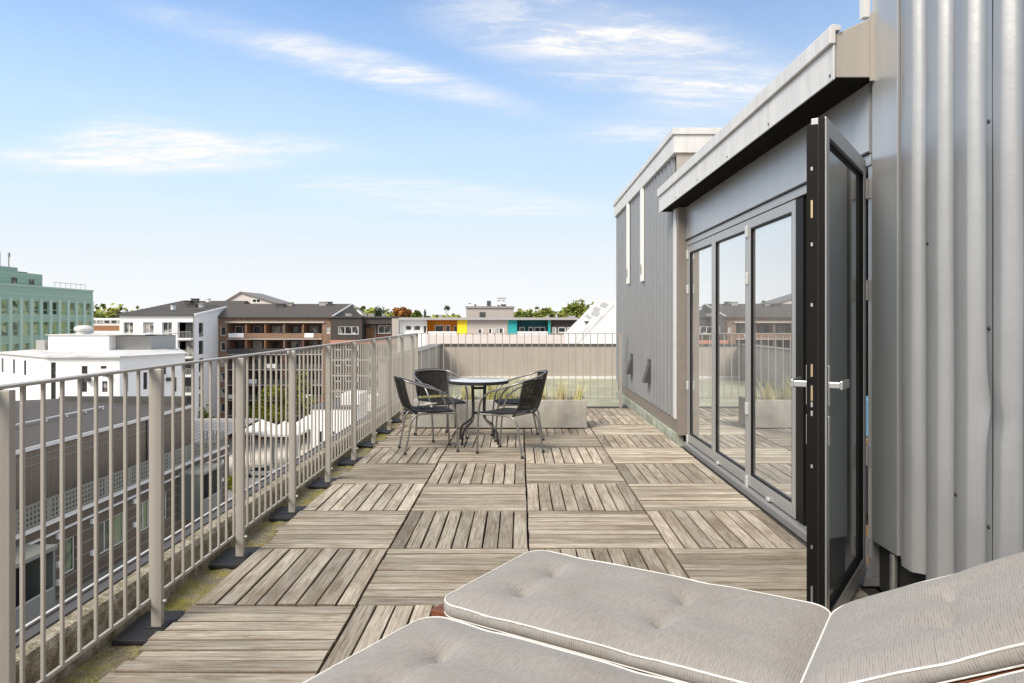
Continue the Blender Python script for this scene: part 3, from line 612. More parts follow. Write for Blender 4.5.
mb = MB(); mb.box(1.5455, 1.7445, 3.482, 7.78, 2.484, 2.4895); mb.build('soffit', 'soffit', cn)
# door frame
mb = MB(); mb.box(1.752, 1.83, 3.545, 7.443, 2.075, 2.130); mb.box(1.752, 1.83, 7.395, 7.443, 0.02, 2.074); mb.box(1.76, 1.83, 3.545, 3.585, 0.02, 2.074)
df = mb.build('door_frame', 'alu', pt, bevel=0.002)
mb = MB(); mb.box(1.715, 1.83, 3.545, 7.443, -0.03, 0.018); mb.box(1.722, 1.732, 3.545, 7.443, 0.0185, 0.027); mb.build('door_sill', 'alu', df, bevel=0.002)
def leaf(tf, W, handle=False, open_=False):
    """folding leaf in (u along leaf, d thickness, z); d=0 is the outside face"""
    z0, z1, T = 0.032, (2.10 if open_ else 2.068), 0.058
    sw, br = 0.058, 0.085
    mb = MB(tf)
    mb.box(0, sw, 0, T, z0, z1); mb.box(W - sw, W, 0, T, z0, z1); mb.box(sw, W - sw, 0, T, z0, z0 + br); mb.box(sw, W - sw, 0, T, z1 - 0.07, z1)
    lf = mb.build('door_leaf', 'alu', pt, bevel=0.0025)
    mb = MB(tf); q = 0.012
    for a, b, c, d in ((sw, sw + q, z0 + br, z1 - 0.07), (W - sw - q, W - sw, z0 + br, z1 - 0.07), (sw + q, W - sw - q, z0 + br, z0 + br + q), (sw + q, W - sw - q, z1 - 0.07 - q, z1 - 0.07)):
        mb.box(a, b, 0.004, T - 0.004, c, d)
    mb.build('glazing_seal', 'blackalu', lf)
    mb = MB(tf); mb.box(sw + q, W - sw - q, 0.02, 0.03, z0 + br + q, z1 - 0.07 - q); mb.build('glass', 'leafglass' if open_ else 'glass', lf)
    return lf
edges = [7.393, 6.43, 5.462, 4.52]
for i in range(3):
    tf = (lambda D: (lambda u, d, z: (1.755 + d, D - u, z)))(edges[i] - 0.003)
    lf = leaf(tf, edges[i] - edges[i + 1] - 0.006)
    if i != 1:
        for z in (0.06, 0.62, 1.62, 1.98):
            MB().box(1.738, 1.755, edges[i] - 0.02, edges[i] + 0.02, z - 0.045, z + 0.045).build('hinge', 'alulight', lf, bevel=0.003)
    if i:
        MB().box(1.735, 1.755, edges[i] - 0.20 - 0.3 * (i == 2), edges[i] - 0.15 - 0.3 * (i == 2), 0.03, 0.055).build('floor_bolt', 'alulight', lf, bevel=0.004)
mb = MB(); mb.box(1.757, 1.828, 4.40, 4.517, 0.034, 2.066); mb.box(1.80, 1.83, 4.36, 4.399, 0.034, 2.066); mb.build('closing_profile', 'blackalu', pt, bevel=0.003)
# the open leaf: hinged at the near jamb, swung out over the deck
hx, hy = 1.742, 3.568
ax = Vector((-0.531, -0.772)).normalized(); nx_ = Vector((ax.y, -ax.x))       # thickness goes to the far side
if nx_.x > 0: nx_ = -nx_
otf = lambda u, d, z: (hx + ax.x * u + nx_.x * d, hy + ax.y * u + nx_.y * d, z)
LW = 0.945
lf = leaf(otf, LW, True, True); lf['label'] = 'open leaf swung out over the deck with its black lock edge showing'
mb = MB(otf); mb.box(LW + 0.0005, LW + 0.008, 0.006, 0.030, 0.034, 2.098); mb.box(LW + 0.0005, LW + 0.005, 0.032, 0.072, 0.034, 2.075); mb.box(LW - 0.03, LW, 0.0585, 0.075, 0.034, 2.075)
ed = mb.build('lock_edge', 'blackalu', lf, bevel=0.0015)
for z, h, m in ((1.9, 0.014, 'chrome'), (1.74, 0.07, 'brass'), (1.6, 0.014, 'chrome'), (1.36, 0.014, 'chrome'), (1.10, 0.05, 'brass'), (1.01, 0.06, 'brass'), (0.965, 0.02, 'chrome'), (0.93, 0.02, 'chrome'), (0.72, 0.014, 'chrome'), (0.40, 0.014, 'chrome'), (0.2, 0.09, 'chrome')):
    MB(otf).box(LW + 0.0052, LW + 0.0064, 0.050, 0.0575, z - h / 2, z + h / 2).build('lock_plate', m, ed)
for d0, d1, dd in ((-0.055, -0.045, -1), (0.13, 0.14, 1)):
    a, b = (d1, 0.0) if dd < 0 else (0.0755, d0)
    mb = MB(otf); mb.box(LW - 0.045, LW - 0.020, min(a, b), max(a, b), 1.03, 1.055)
    mb.box(LW - 0.165, LW - 0.02, min(d0, d1) , max(d0, d1), 1.025, 1.06)
    h = mb.build('handle', 'chrome', lf, bevel=0.003)
    e = (-0.006, -0.0005) if dd < 0 else (0.0755, 0.0815)
    MB(otf).box(LW - 0.045, LW - 0.02, e[0], e[1], 0.96, 1.12).build('escutcheon', 'chrome', h, bevel=0.002)
    MB(otf).box(LW - 0.045, LW - 0.02, e[0], e[1], 0.80, 0.92).build('key_plate', 'chrome', h, bevel=0.002)
for z in (0.16, 0.62, 1.45, 1.96):
    mb = MB(); mb.tube([(hx + 0.0, hy + 0.012, z - 0.05), (hx + 0.0, hy + 0.012, z + 0.05)], 0.012, 10); mb.box(1.745, 1.7595, 3.548, 3.582, z - 0.05, z + 0.05)
    mb.build('hinge', 'alulight', lf, smooth=40)
# room behind the doors
mb = MB(); mb.box(1.835, 5.4, 3.545, 7.53, -0.03, 0.0); mb.build('room_floor', 'floorwood', pt)
mb = MB(); mb.box(5.4, 5.5, 3.545, 7.535, -0.03, 2.488); mb.box(1.835, 5.399, 7.535, 7.555, -0.03, 2.488); mb.build('room_wall', 'inwall', pt)
t = thing('sideboard', 'dark low sideboard inside the room behind the open door leaf', 'sideboard', (2.5, 4.9, 0))
mb = MB(); mb.box(2.15, 2.9, 4.45, 4.95, 0.08, 0.52); mb.build('cabinet', 'core', t, bevel=0.006); mb = MB()
mb.box(2.12, 2.93, 4.42, 4.98, 0.522, 0.555); mb.build('top', 'floorwood', t, bevel=0.004)
for x in (2.2, 2.82):
    for y in (4.5, 4.88): MB().box(x, x + 0.04, y, y + 0.04, 0.0, 0.079).build('leg', 'core', t)
mb = MB(); mb.box(2.2, 2.45, 4.46, 4.7, 0.557, 0.80); b = mb.build('storage_box', 'blue', None, (2.32, 4.58, 0.557), bevel=0.012); tag(b, 'light blue storage box glimpsed through the gap beside the open door', 'box')

# ------------------------------------------------------------------ wooden deck tiles
ROW0, PITCH, NR = 4.044 - 4 * 0.80, 0.80, 12
cols = [(-1.49, -0.745), (-0.745, 0.052), (0.052, 0.856), (0.856, 1.655)]
ordw = ['first', 'second', 'third', 'fourth', 'fifth', 'sixth', 'seventh', 'eighth', 'ninth', 'tenth', 'eleventh', 'twelfth']
colw = ['beside the railing', 'second from railing', 'second from doors', 'beside the doors']
random.seed(21)
for r in range(NR):
    for c, (x0, x1) in enumerate(cols):
        y0 = ROW0 + r * PITCH; y1 = y0 + PITCH
        cross = (r + c) % 2 == 0        # slats run left-right
        if r == NR - 1 and c == 3: cross = False
        if r == NR - 1 and c == 2: cross = False
        g_ = 0.006
        X0, X1, Y0, Y1 = x0 + g_ / 2, x1 - g_ / 2, y0 + g_ / 2, y1 - g_ / 2
        cx, cy = (X0 + X1) / 2, (Y0 + Y1) / 2
        LN, WD = (X1 - X0, Y1 - Y0) if cross else (Y1 - Y0, X1 - X0)
        n = max(8, round(WD / 0.0885)); w = WD / n
        mb = MB()
        for k in range(n):
            a = -WD / 2 + k * w + 0.0042 + random.uniform(-.001, .001); b = -WD / 2 + (k + 1) * w - 0.0042 + random.uniform(-.001, .001)
            e0 = -LN / 2 + random.uniform(0, 0.005); e1 = LN / 2 - random.uniform(0, 0.005)
            if c == 0 and cross: e0 += random.uniform(-0.035, 0.035)
            z = random.uniform(-0.0025, 0.0015); z2 = z + random.uniform(-0.0015, 0.0015)
            ch = 0.0022
            nseg = 5
            vs = []; sk = random.uniform(-.0015, .0015)
            for i in range(nseg + 1):
                t_ = i / nseg; x = e0 + (e1 - e0) * t_; wob = 0.0012 * math.sin(t_ * 5 + k * 1.7) + sk * (t_ - .5)
                zz_ = z + (z2 - z) * t_ + 0.0012 * math.sin(t_ * 4 + k)
                vs += [(x, a + wob, -0.022), (x, a + wob, zz_ - ch), (x, a + wob + ch, zz_), (x, b + wob - ch, zz_), (x, b + wob, zz_ - ch), (x, b + wob, -0.022)]
            fs = []
            for i in range(nseg):
                for q in range(6): fs.append((i * 6 + q, i * 6 + (q + 1) % 6, (i + 1) * 6 + (q + 1) % 6, (i + 1) * 6 + q))
            fs.append((0, 1, 2, 3, 4, 5)); fs.append(tuple(nseg * 6 + q for q in range(6)))
            mb.add(vs, fs)
            for q in range(len(fs)):
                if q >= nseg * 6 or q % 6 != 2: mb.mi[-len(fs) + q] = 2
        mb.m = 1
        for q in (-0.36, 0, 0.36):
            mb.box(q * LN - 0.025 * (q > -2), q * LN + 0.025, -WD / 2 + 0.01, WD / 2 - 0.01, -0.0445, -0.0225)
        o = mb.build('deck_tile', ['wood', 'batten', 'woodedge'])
        o.location = (cx, cy, 0); o.rotation_euler = (0, 0, (0 if cross else math.pi / 2) + (math.pi if random.random() < .5 and not (c == 0) else 0) + random.uniform(-.003, .003))
        tag(o, 'wooden deck tile, %s slats, column %s, %s row from the back' % ('crosswise' if cross else 'lengthwise', colw[c], ordw[NR - 1 - r]), 'deck tile', 'square wooden deck tiles')

# ------------------------------------------------------------------ railings
t = thing('side_railing', 'long beige steel railing with upright bars along the left roof edge', 'railing', (-1.56, 6, 0))
RX = -1.585
mb = MB(); mb.box(RX - 0.022, RX + 0.022, 1.25, 10.86, 1.09, 1.10); mb.build('handrail', 'rail', t, bevel=0.002)
mb = MB(); mb.box(RX - 0.007, RX + 0.007, 1.25, 10.86, 0.093, 0.107); mb.build('bottom_rail', 'rail', t, bevel=0.002)
src = None
j = 0; y = 2.264 - 9 * 0.0985
while y < 10.80:
    if src is None:
        src = MB().box(RX - 0.006, RX + 0.006, y - 0.006, y + 0.006, 0.1075, 1.0895).build('baluster', 'rail', t, bevel=0.002); y00 = y
    else:
        b = src.copy(); COL.objects.link(b); b.location = (0, y - y00, 0)
    y += 0.0985
posts = [2.138 + 0.90 * k for k in range(-1, 10)]
src = None
for k, y in enumerate(posts):
    if src is None:
        src = MB().box(-1.570, -1.526, y - 0.014, y + 0.014, -0.008, 1.0895).build('post', 'rail', t, bevel=0.0025); y00 = y
        bo = MB().tube([(-1.524, y, 0.10), (-1.512, y, 0.10)], 0.009, 8).build('bolt', 'chrome', src)
    else:
        b = src.copy(); COL.objects.link(b); b.location = (0, y - y00, 0)
        c = bo.copy(); COL.objects.link(c); c.parent = b
pw = ['nearest', 'second', 'third', 'fourth', 'fifth', 'sixth', 'seventh', 'eighth', 'ninth', 'tenth', 'eleventh']
src = None
random.seed(5)
for k, y in enumerate(posts):
    if k == 0: continue
    if src is None:
        mb = MB(); mb.box(-0.12, 0.10, -0.15, 0.15, 0, 0.018); mb.box(-0.045, 0.045, -0.04, 0.04, 0.0185, 0.023)
        src = mb.build('rubber_mat', 'rubber', None, bevel=0.004); b = src
    else:
        b = src.copy(); COL.objects.link(b)
    b.location = (-1.555, y + 0.02, -0.0305); b.rotation_euler = (0, 0, R(random.uniform(-7, 5)))
    tag(b, 'black rubber mat under the %s railing post counted from the photo front' % pw[k - 1], 'rubber mat', 'black mats under the railing posts')
t = thing('back_railing', 'thin beige steel railing with upright bars across the back end of the deck', 'railing', (0, 10.88, 0))
mb = MB(); mb.box(-1.56, 1.60, 10.86, 10.90, 1.09, 1.10); mb.build('handrail', 'rail', t)
mb = MB(); mb.box(-1.56, 1.60, 10.873, 10.887, 0.093, 0.107); mb.build('bottom_rail', 'rail', t)
src = None; x = -1.50
while x < 1.58:
    if src is None:
        src = MB().box(x - 0.006, x + 0.006, 10.874, 10.886, 0.1075, 1.0895).build('baluster', 'rail', t); x00 = x
    else:
        b = src.copy(); COL.objects.link(b); b.location = (x - x00, 0, 0)
    x += 0.1125
for x in (-1.575, 1.55):
    MB().box(x - 0.02, x + 0.02, 10.866, 10.894, -0.045, 1.0895).build('post', 'rail', t)

# ------------------------------------------------------------------ table and chairs
TX, TY = -0.435, 7.57
t = thing('bistro_table', 'small round glass topped bistro table with dark curved legs', 'table', (TX, TY, 0))
MB().lathe([(0.0, 0.0), (0.305, 0.0), (0.312, 0.004), (0.312, 0.007), (0.305, 0.010), (0.0, 0.0105)], (TX, TY, 0.653), 48).build('tabletop', 'tabletop', t, smooth=40)
MB().lathe([(0.295, 0.0), (0.322, 0.0), (0.322, 0.032), (0.314, 0.034), (0.313, 0.008), (0.295, 0.006)], (TX, TY, 0.628), 48).build('rim', 'darksteel', t, smooth=40)
for k in range(4):
    a = R(45 + 90 * k + 8); c, s = math.cos(a), math.sin(a)
    P = smooth_path([(TX + c * r, TY + s * r, z) for r, z in ((0.095, 0.628), (0.085, 0.45), (0.085, 0.30), (0.10, 0.245), (0.16, 0.20), (0.22, 0.165), (0.25, 0.12), (0.26, 0.06), (0.265, 0.0))])
    lg = MB().tube(P, 0.0115, 10).build('leg', 'darksteel', t, smooth=50)
    MB().tube([(TX + c * 0.265, TY + s * 0.265, 0.0), (TX + c * 0.265, TY + s * 0.265, 0.02)], 0.0145, 10).build('foot_cap', 'rubber', lg, smooth=40)
mb = MB()
for z in (0.31, 0.575):
    pts = [(TX + 0.082 * math.cos(R(53 + 90 * k)), TY + 0.082 * math.sin(R(53 + 90 * k)), z) for k in range(5)]
    for i in range(4): mb.tube([pts[i], pts[i + 1]], 0.008, 8)
mb.build('brace', 'darksteel', t, smooth=50)
t['label'] = 'small round glass topped bistro table with dark curved legs between four chairs'

def make_chair():
    t = thing('bistro_chair', None, 'chair')
    for s in (-1, 1):
        P = smooth_path([(s * .195, .245, 0), (s * .20, .235, .20), (s * .215, .215, .40), (s * .235, .165, .53), (s * .25, .06, .61), (s * .252, -.08, .652), (s * .235, -.20, .69), (s * .19, -.275, .715), (s * .10, -.315, .725), (0, -.327, .727)])
        lg = MB().tube(P, 0.0098, 10).build('armrest', 'steel', t, smooth=50)
        MB().tube([(s * .195, .245, 0), (s * .195, .245, .025)], 0.0145, 10).build('foot_cap', 'rubber', lg, smooth=40)
        P = smooth_path([(s * .19, -.275, 0), (s * .19, -.235, .20), (s * .19, -.215, .31), (s * .19, -.17, .372), (s * .19, -.08, .388), (s * .19, .08, .388), (s * .205, .222, .388)])
        lg = MB().tube(P, 0.0095, 10).build('leg', 'steel', t, smooth=50)
        MB().tube([(s * .19, -.275, 0), (s * .19, -.272, .025)], 0.0145, 10).build('foot_cap', 'rubber', lg, smooth=40)
        P = smooth_path([(s * .185, -.16, .385), (s * .188, -.215, .45), (s * .19, -.262, .60), (s * .185, -.285, .712)])
        MB().tube(P, 0.0095, 8).build('back_upright', 'darksteel', t, smooth=50)
    # seat: dished woven panel with rolled edges
    n = 14; mb = MB(); vs = []; fs = []
    for side in (0, 1):
        for j in range(n + 1):
            for i in range(n + 1):
                u, v = i / n * 2 - 1, j / n * 2 - 1
                sx = u * math.sqrt(1 - 0.16 * v * v); sy = v * math.sqrt(1 - 0.10 * u * u)
                e = max(abs(u), abs(v)); dish = -0.018 * (1 - u * u) * (1 - v * v)
                th = 0.011 * math.sqrt(max(0, 1 - e ** 6))
                z = 0.412 + dish + (th if side == 0 else -th) - 0.012 * max(0, v) ** 3 + 0.01 * max(0, -v) ** 2
                vs.append((sx * .215, sy * .215 + 0.01, z))
    m_ = (n + 1) ** 2
    for side in (0, 1):
        for j in range(n):
            for i in range(n):
                a = side * m_ + j * (n + 1) + i; fs.append((a, a + 1, a + n + 2, a + n + 1))
    mb.add(vs, fs); mb.build('seat', 'weave', t, smooth=60)
    mb = MB(); mb.tube([(-.19, .19, .388), (.19, .19, .388)], .009, 8); mb.tube([(-.19, -.15, .388), (.19, -.15, .388)], .009, 8); mb.build('seat_frame', 'steel', t, smooth=50)
    # woven backrest, curved round the sitter and slightly reclined
    mb = MB(); vs = []; fs = []; nu, nv = 16, 10
    for side in (0, 1):
        for j in range(nv + 1):
            for i in range(nu + 1):
                u = i / nu * 2 - 1; v = j / nv
                z = 0.445 + v * 0.285 + 0.012 * (1 - u * u) * v
                y = -0.215 - 0.085 * v ** 0.8 - 0.045 * (1 - u * u) + (0.008 if side == 0 else -0.008)
                vs.append((u * 0.19, y, z))
    m_ = (nu + 1) * (nv + 1)
    for side in (0, 1):
        for j in range(nv):
            for i in range(nu):
                a = side * m_ + j * (nu + 1) + i; fs.append((a, a + 1, a + nu + 2, a + nu + 1))
    rim = [j * (nu + 1) for j in range(nv + 1)] + [nv * (nu + 1) + i for i in range(1, nu + 1)] + [j * (nu + 1) + nu for j in range(nv - 1, -1, -1)] + [i for i in range(nu - 1, 0, -1)]
    for i in range(len(rim)):
        a, b = rim[i], rim[(i + 1) % len(rim)]; fs.append((a, b, b + m_, a + m_))
    mb.add(vs, fs); mb.build('backrest', 'openweave', t, smooth=60)
    return t
proto = make_chair()
spots = [(-0.90, 7.10, 18, 'grey tube and black weave chair on the railing side of the table, nearest the camera'),
         (-0.87, 7.86, -60, 'grey tube and black weave chair behind the table, in front of the planter'),
         (-0.10, 6.95, 147, 'grey tube and black weave chair right of the table, its back towards the camera'),
         (-0.04, 7.80, 188, 'grey tube and black weave chair right of the table, half hidden behind another chair')]
trees_ = [proto] + [copy_tree(proto) for _ in range(3)]
for o, (x, y, a, lb) in zip(trees_, spots):
    o.location = (x, y, 0); o.rotation_euler = (0, 0, R(a - 90)); tag(o, lb, 'chair', 'chairs round the bistro table')
random.seed(2)
mb = MB()
for k in range(5):
    a0 = k * 1.2; r = 0.05 + 0.012 * k
    mb.tube([(-0.93 + r * math.cos(a0 + q * .5), 7.12 + r * 0.9 * math.sin(a0 + q * .5), 0.425 + 0.012 * k * 0.5 + 0.02 * abs(math.sin(q * .45 + k))) for q in range(9)], 0.009, 6)
tag(mb.build('strap', 'cloth', None, (-0.93, 7.12, 0.42), smooth=60), 'pale bunched strap lying on the seat of the chair by the railing', 'strap', None)

# planters
def planter(x0, x1, y0, y1, h, label):
    t = thing('planter', label, 'planter', ((x0 + x1) / 2, (y0 + y1) / 2, 0), 'concrete planters')
    w = 0.04
    mb = MB(); mb.box(x0, x1, y0, y0 + w, 0.012, h); mb.box(x0, x1, y1 - w, y1, 0.012, h); mb.box(x0, x0 + w, y0 + w, y1 - w, 0.012, h); mb.box(x1 - w, x1, y0 + w, y1 - w, 0.012, h)
    mb.build('trough', 'conc', t, bevel=0.006)
    MB().box(x0 + w, x1 - w, y0 + w, y1 - w, 0.02, h - 0.05).build('soil', 'soil', t)
planter(-0.755, 0.805, 8.47, 8.90, 0.345, 'long pale concrete planter with wispy grass behind the bistro table')
planter(-1.27, -0.775, 8.50, 8.93, 0.345, 'short pale concrete planter behind the chairs next to the side railing')
def wisps(x0, x1, y0, y1, z, n, hmax, seed):
    random.seed(seed); mb = MB(); cen = [(random.uniform(x0, x1), random.uniform(y0, y1)) for _ in range(max(5, n // 90))]
    for _ in range(n):
        cx_, cy_ = random.choice(cen); x, y = min(x1, max(x0, random.gauss(cx_, .055))), min(y1, max(y0, random.gauss(cy_, .05)))
        dens = 0.5 + 0.5 * math.sin(x * 5.1 + 0.6) * math.sin(x * 11 + 1)
        h = hmax * random.uniform(0.35, 1) * (0.55 + 0.45 * dens); a = random.uniform(0, 6.28); l = random.uniform(0.1, 0.75) * h; w = random.uniform(0.002, 0.0045)
        p = []
        for k in range(5):
            q = k / 4; p.append(Vector((x + math.cos(a) * l * q * q, y + math.sin(a) * l * q * q, z + h * (q - 0.25 * q * q * (l / h)))))
        s = Vector((-math.sin(a), math.cos(a), 0)) * w
        vs = []
        for k in range(5): vs += [p[k] - s * (1 - k / 4.3), p[k] + s * (1 - k / 4.3)]
        mb.add(vs, [(2 * k, 2 * k + 1, 2 * k + 3, 2 * k + 2) for k in range(4)])
    return mb
tag(wisps(-0.70, 0.75, 8.53, 8.84, 0.29, 950, 0.50, 3).build('ornamental_grass', 'grassleaf', None, (0, 8.7, 0.29)), 'wispy straw coloured grass growing in the long planter behind the table', 'grass', None, 'stuff')
tag(wisps(-1.22, -0.83, 8.55, 8.88, 0.29, 350, 0.26, 6).build('ornamental_grass', 'grassleaf', None, (-1, 8.7, 0.29)), 'short thin grass growing in the small planter by the railing', 'grass', None, 'stuff')

# ------------------------------------------------------------------ sun loungers
N0 = Vector((-0.275, 2.335, 0)); ANG = math.atan2(-0.526, 0.85)
LW_, SEAT, BACK, BANG = 0.635, 1.12, 0.78, R(27.5)
def pad(name, L_, W_, T, tufts, parent, mtx, r=0.075, tail=False):
    """tufted cushion pad: rounded rectangle u in 0..L, v in 0..W, top at z=0"""
    nu, nv = int(L_ / 0.011), int(W_ / 0.011)
    def pos(i, j):
        u, v = L_ * i / nu, W_ * j / nv
        uu, vv = u - L_ / 2, v - W_ / 2
        a, b = abs(uu) - (L_ / 2 - r), abs(vv) - (W_ / 2 - r)
        if a > 0 and b > 0:
            m_ = max(a, b); d = math.hypot(a, b); k = m_ / d
            uu = math.copysign(L_ / 2 - r + a * k, uu); vv = math.copysign(W_ / 2 - r + b * k, vv)
        return uu + L_ / 2, vv + W_ / 2
    def edge(u, v):
        a, b = abs(u - L_ / 2) - (L_ / 2 - r), abs(v - W_ / 2) - (W_ / 2 - r)
        return r - (math.hypot(max(a, 0), max(b, 0)) + min(max(a, b), 0))
    def top(u, v):
        e = max(0, edge(u, v)); q = min(1, e / 0.12)
        z = -0.020 + 0.026 * (1 - (1 - q) ** 2.2)
        for k, (tu, tv) in enumerate(tufts):
            d = math.hypot(u - tu, (v - tv)); z -= 0.023 * math.exp(-(d / 0.05) ** 2) + 0.014 * math.exp(-(d / 0.012) ** 2)
        for k in range(0, len(tufts) - 1, 2):           # crease between the two tufts of a row and on to the edges
            tu = tufts[k][0]; v0, v1 = tufts[k][1], tufts[k + 1][1]
            d = abs(u - tu - 0.006 * math.sin(v * 21)); f = 1.0 if min(v0, v1) < v < max(v0, v1) else math.exp(-(min(abs(v - v0), abs(v - v1)) / 0.07) ** 2)
            z -= 0.008 * f * math.exp(-(d / 0.022) ** 2) + 0.004 * math.exp(-(d / 0.06) ** 2)
        z += 0.0025 * math.sin(u * 17 + v * 9) * q + 0.002 * math.sin(v * 31 - u * 5) * q
        return z
    mb = MB(); vs = []; fs = []; uvs = []
    for j in range(nv + 1):
        for i in range(nu + 1):
            u, v = pos(i, j); vs.append((u, v, top(u, v))); uvs.append((u, v))
    for j in range(nv):
        for i in range(nu):
            a = j * (nu + 1) + i; fs.append((a, a + 1, a + nu + 2, a + nu + 1))
    rim = [(i, 0) for i in range(nu)] + [(nu, j) for j in range(nv)] + [(i, nv) for i in range(nu, 0, -1)] + [(0, j) for j in range(nv, 0, -1)]
    cu, cv = L_ / 2, W_ / 2
    ring0 = [j * (nu + 1) + i for i, j in rim]; prev = ring0
    tops = []; bots = []
    for q, (zf, bulge) in enumerate(((0.33, 0.006), (0.66, 0.006), (1.0, 0.0))):
        cur = []
        for i, j in rim:
            u, v = pos(i, j); d = Vector((u - cu, v - cv)); d = Vector((math.copysign(1, d.x) if abs(abs(d.x) - cu) < 0.02 else 0, math.copysign(1, d.y) if abs(abs(d.y) - cv) < 0.02 else 0))
            zt = top(u, v); z = zt + (-T - zt) * zf
            cur.append(len(vs)); vs.append((u + d.x * bulge, v + d.y * bulge, z)); uvs.append((u + zf * 0.05 * d.x, v + zf * 0.05 * d.y))
        for k in range(len(rim)):
            a, b = prev[k], prev[(k + 1) % len(rim)]; fs.append((a, b, cur[(k + 1) % len(rim)], cur[k]))
        prev = cur
    fs.append(tuple(prev))
    tl = [Vector((*pos(i, j), top(*pos(i, j)) + 0.001)) for i, j in rim]; bl = [Vector((*pos(i, j), -T + 0.002)) for i, j in rim]
    mb.add([mtx @ Vector(v) for v in vs], fs)
    o = mb.build(name, 'fabric', parent, smooth=70)
    uvl = o.data.uv_layers.new(name='UVMap')
    for lp in o.data.loops: uvl.data[lp.index].uv = uvs[lp.vertex_index]
    pm = MB()
    for ln in (tl, bl):
        P = [mtx @ p for p in ln]; pm.tube(P + [P[0], P[1]], 0.0032, 6, False)
    pm.build('piping', 'piping', o, smooth=60)
    for tu, tv in tufts:
        z = top(tu, tv) + 0.001
        MB(lambda a, b_, c_: tuple(mtx @ Vector((tu + a, tv + b_, z + c_)))).lathe([(0.0, 0.0), (0.010, 0.0), (0.0115, 0.0025), (0.008, 0.005), (0.003, 0.006)], n=14).build('tuft_button', 'button', o, smooth=60)
    return o
ROT = Matrix.Rotation(ANG, 4, 'Z')
def lounger(origin, off, label_l, label_c):
    base = Matrix.Translation(origin) @ ROT          # u along the lounger (to the right), v away from the camera
    P = lambda u, v, z: base @ Vector((u, v, z))
    t = thing('sun_lounger', label_l, 'sun lounger', base @ Vector((1.0, LW_ / 2, 0)), 'wooden sun loungers')
    def bx(u0, u1, v0, v1, z0, z1, name, m, par, bev=0.003):
        mb = MB(P); mb.box(u0, u1, v0, v1, z0, z1); return mb.build(name, m, par, bevel=bev)
    for v in (0.03, LW_ - 0.051): bx(-0.045, 1.95, v, v + 0.045, 0.258, 0.33, 'side_rail', 'redwood', t)
    bx(-0.045, 0.02, 0.052, LW_ - 0.052, 0.258, 0.328, 'end_rail', 'redwood', t)
    bx(1.905, 1.95, 0.052, LW_ - 0.052, 0.258, 0.328, 'end_rail', 'redwood', t)
    mb = MB(P)
    u = 0.035
    while u < 1.05:
        mb.box(u, u + 0.05, 0.052, LW_ - 0.052, 0.29, 0.316); u += 0.066
    mb.build('slats', 'redwood', t, bevel=0.002)
    for u in (0.05, 1.75):
        for v in (0.006, LW_ - 0.051): bx(u, u + 0.06, v, v + 0.045, 0.0, 0.257, 'leg', 'redwood', t)
    bm_ = base @ Matrix.Translation((1.135, 0, 0.33)) @ Matrix.Rotation(-BANG, 4, 'Y')
    mb = MB(lambda u, v, z: bm_ @ Vector((u, v, z)))
    for v in (0.0, LW_ - 0.045): mb.box(0, BACK + 0.02, v, v + 0.045, -0.035, 0.0)
    u = 0.02
    while u < BACK - 0.03:
        mb.box(u, u + 0.05, 0.047, LW_ - 0.047, -0.026, -0.004); u += 0.066
    mb.build('back_frame', 'redwood', t, bevel=0.002)
    mb = MB(P); mb.tube([P(1.55, 0.1, 0.24), P(1.62, 0.1, 0.50)], 0.012, 8) if False else None
    c = thing('lounger_cushion', label_c, 'cushion', base @ Vector((1.0, LW_ / 2, 0.333)), 'grey lounger cushions')
    T = 0.060
    pad('seat_pad', SEAT, LW_, T, [(0.215, LW_ * 0.33), (0.215, LW_ * 0.66), (0.70, LW_ * 0.33), (0.70, LW_ * 0.66)], c, base @ Matrix.Translation((0, 0, 0.333 + T)))
    pad('back_pad', BACK, LW_, T, [(0.36, LW_ * 0.33), (0.36, LW_ * 0.66)], c, base @ Matrix.Translation((SEAT + 0.012, 0, 0.33)) @ Matrix.Rotation(-BANG, 4, 'Y') @ Matrix.Translation((0.012, 0, T + 0.004)))
lounger(N0, 0, 'red brown wooden sun lounger farther from the camera with its foot corner showing', 'light grey tufted cushion with white piping on the lounger nearer the doors')
lounger(N0 + Vector((-0.526 * 0.74 * 0 - 0.85 * 0 + (-0.526 * 0.712 + 0.85 * 0.035), -0.85 * 0.712 - 0.526 * 0.035, -0.005)), 0,
        'wooden sun lounger nearest the camera, almost hidden under its own cushion', 'light grey tufted cushion cut off by the bottom edge, on the nearest lounger')
# ================================================================== across the street
# low dark building with roof terrace screen
t = thing('dark_terrace_building', 'low dark brown grey building across the street with perforated terrace screen and metal roof', 'building', (-28, 35, GZ))
YA, YB, YF = 6.0, 54.5, 55.9
mb = MB(); mb.box(-34.9, -25.0, YA, YB, GZ, -5.35); mb.build('upper_wall', 'darkwall', t)
mb = MB(); mb.box(-36, -23.0, YA, YF, GZ, -8.75) if False else None
ops = []
zt, zb = -9.85, -11.6
for a, b in ((22.0, 24.2), (26.0, 28.2), (33.2, 34.2), (35.7, 36.8), (38.9, 40.1), (40.25, 41.4), (42.9, 44.2), (45.0, 46.4), (52.2, 53.6)): ops.append((a, b, zb, zt))
for a, b in ((26.0, 28.2), (33.0, 34.6), (36.0, 38.4), (41.0, 43.0), (45.0, 46.4), (51.6, 53.8)): ops.append((a, b, -15.2, -13.3))
tf = lambda u, d, z: (-23.0 - d, u, z)
mb = MB(tf); facade(mb, YA, YF, GZ, -8.72, ops, 0.18)
mb.poly([(YF, 0, GZ), (YF, 13, GZ), (YF, 13, -8.72), (YF, 0, -8.72)]); mb.poly([(YA, 0, GZ), (YA, 13, GZ), (YA, 13, -8.72), (YA, 0, -8.72)])
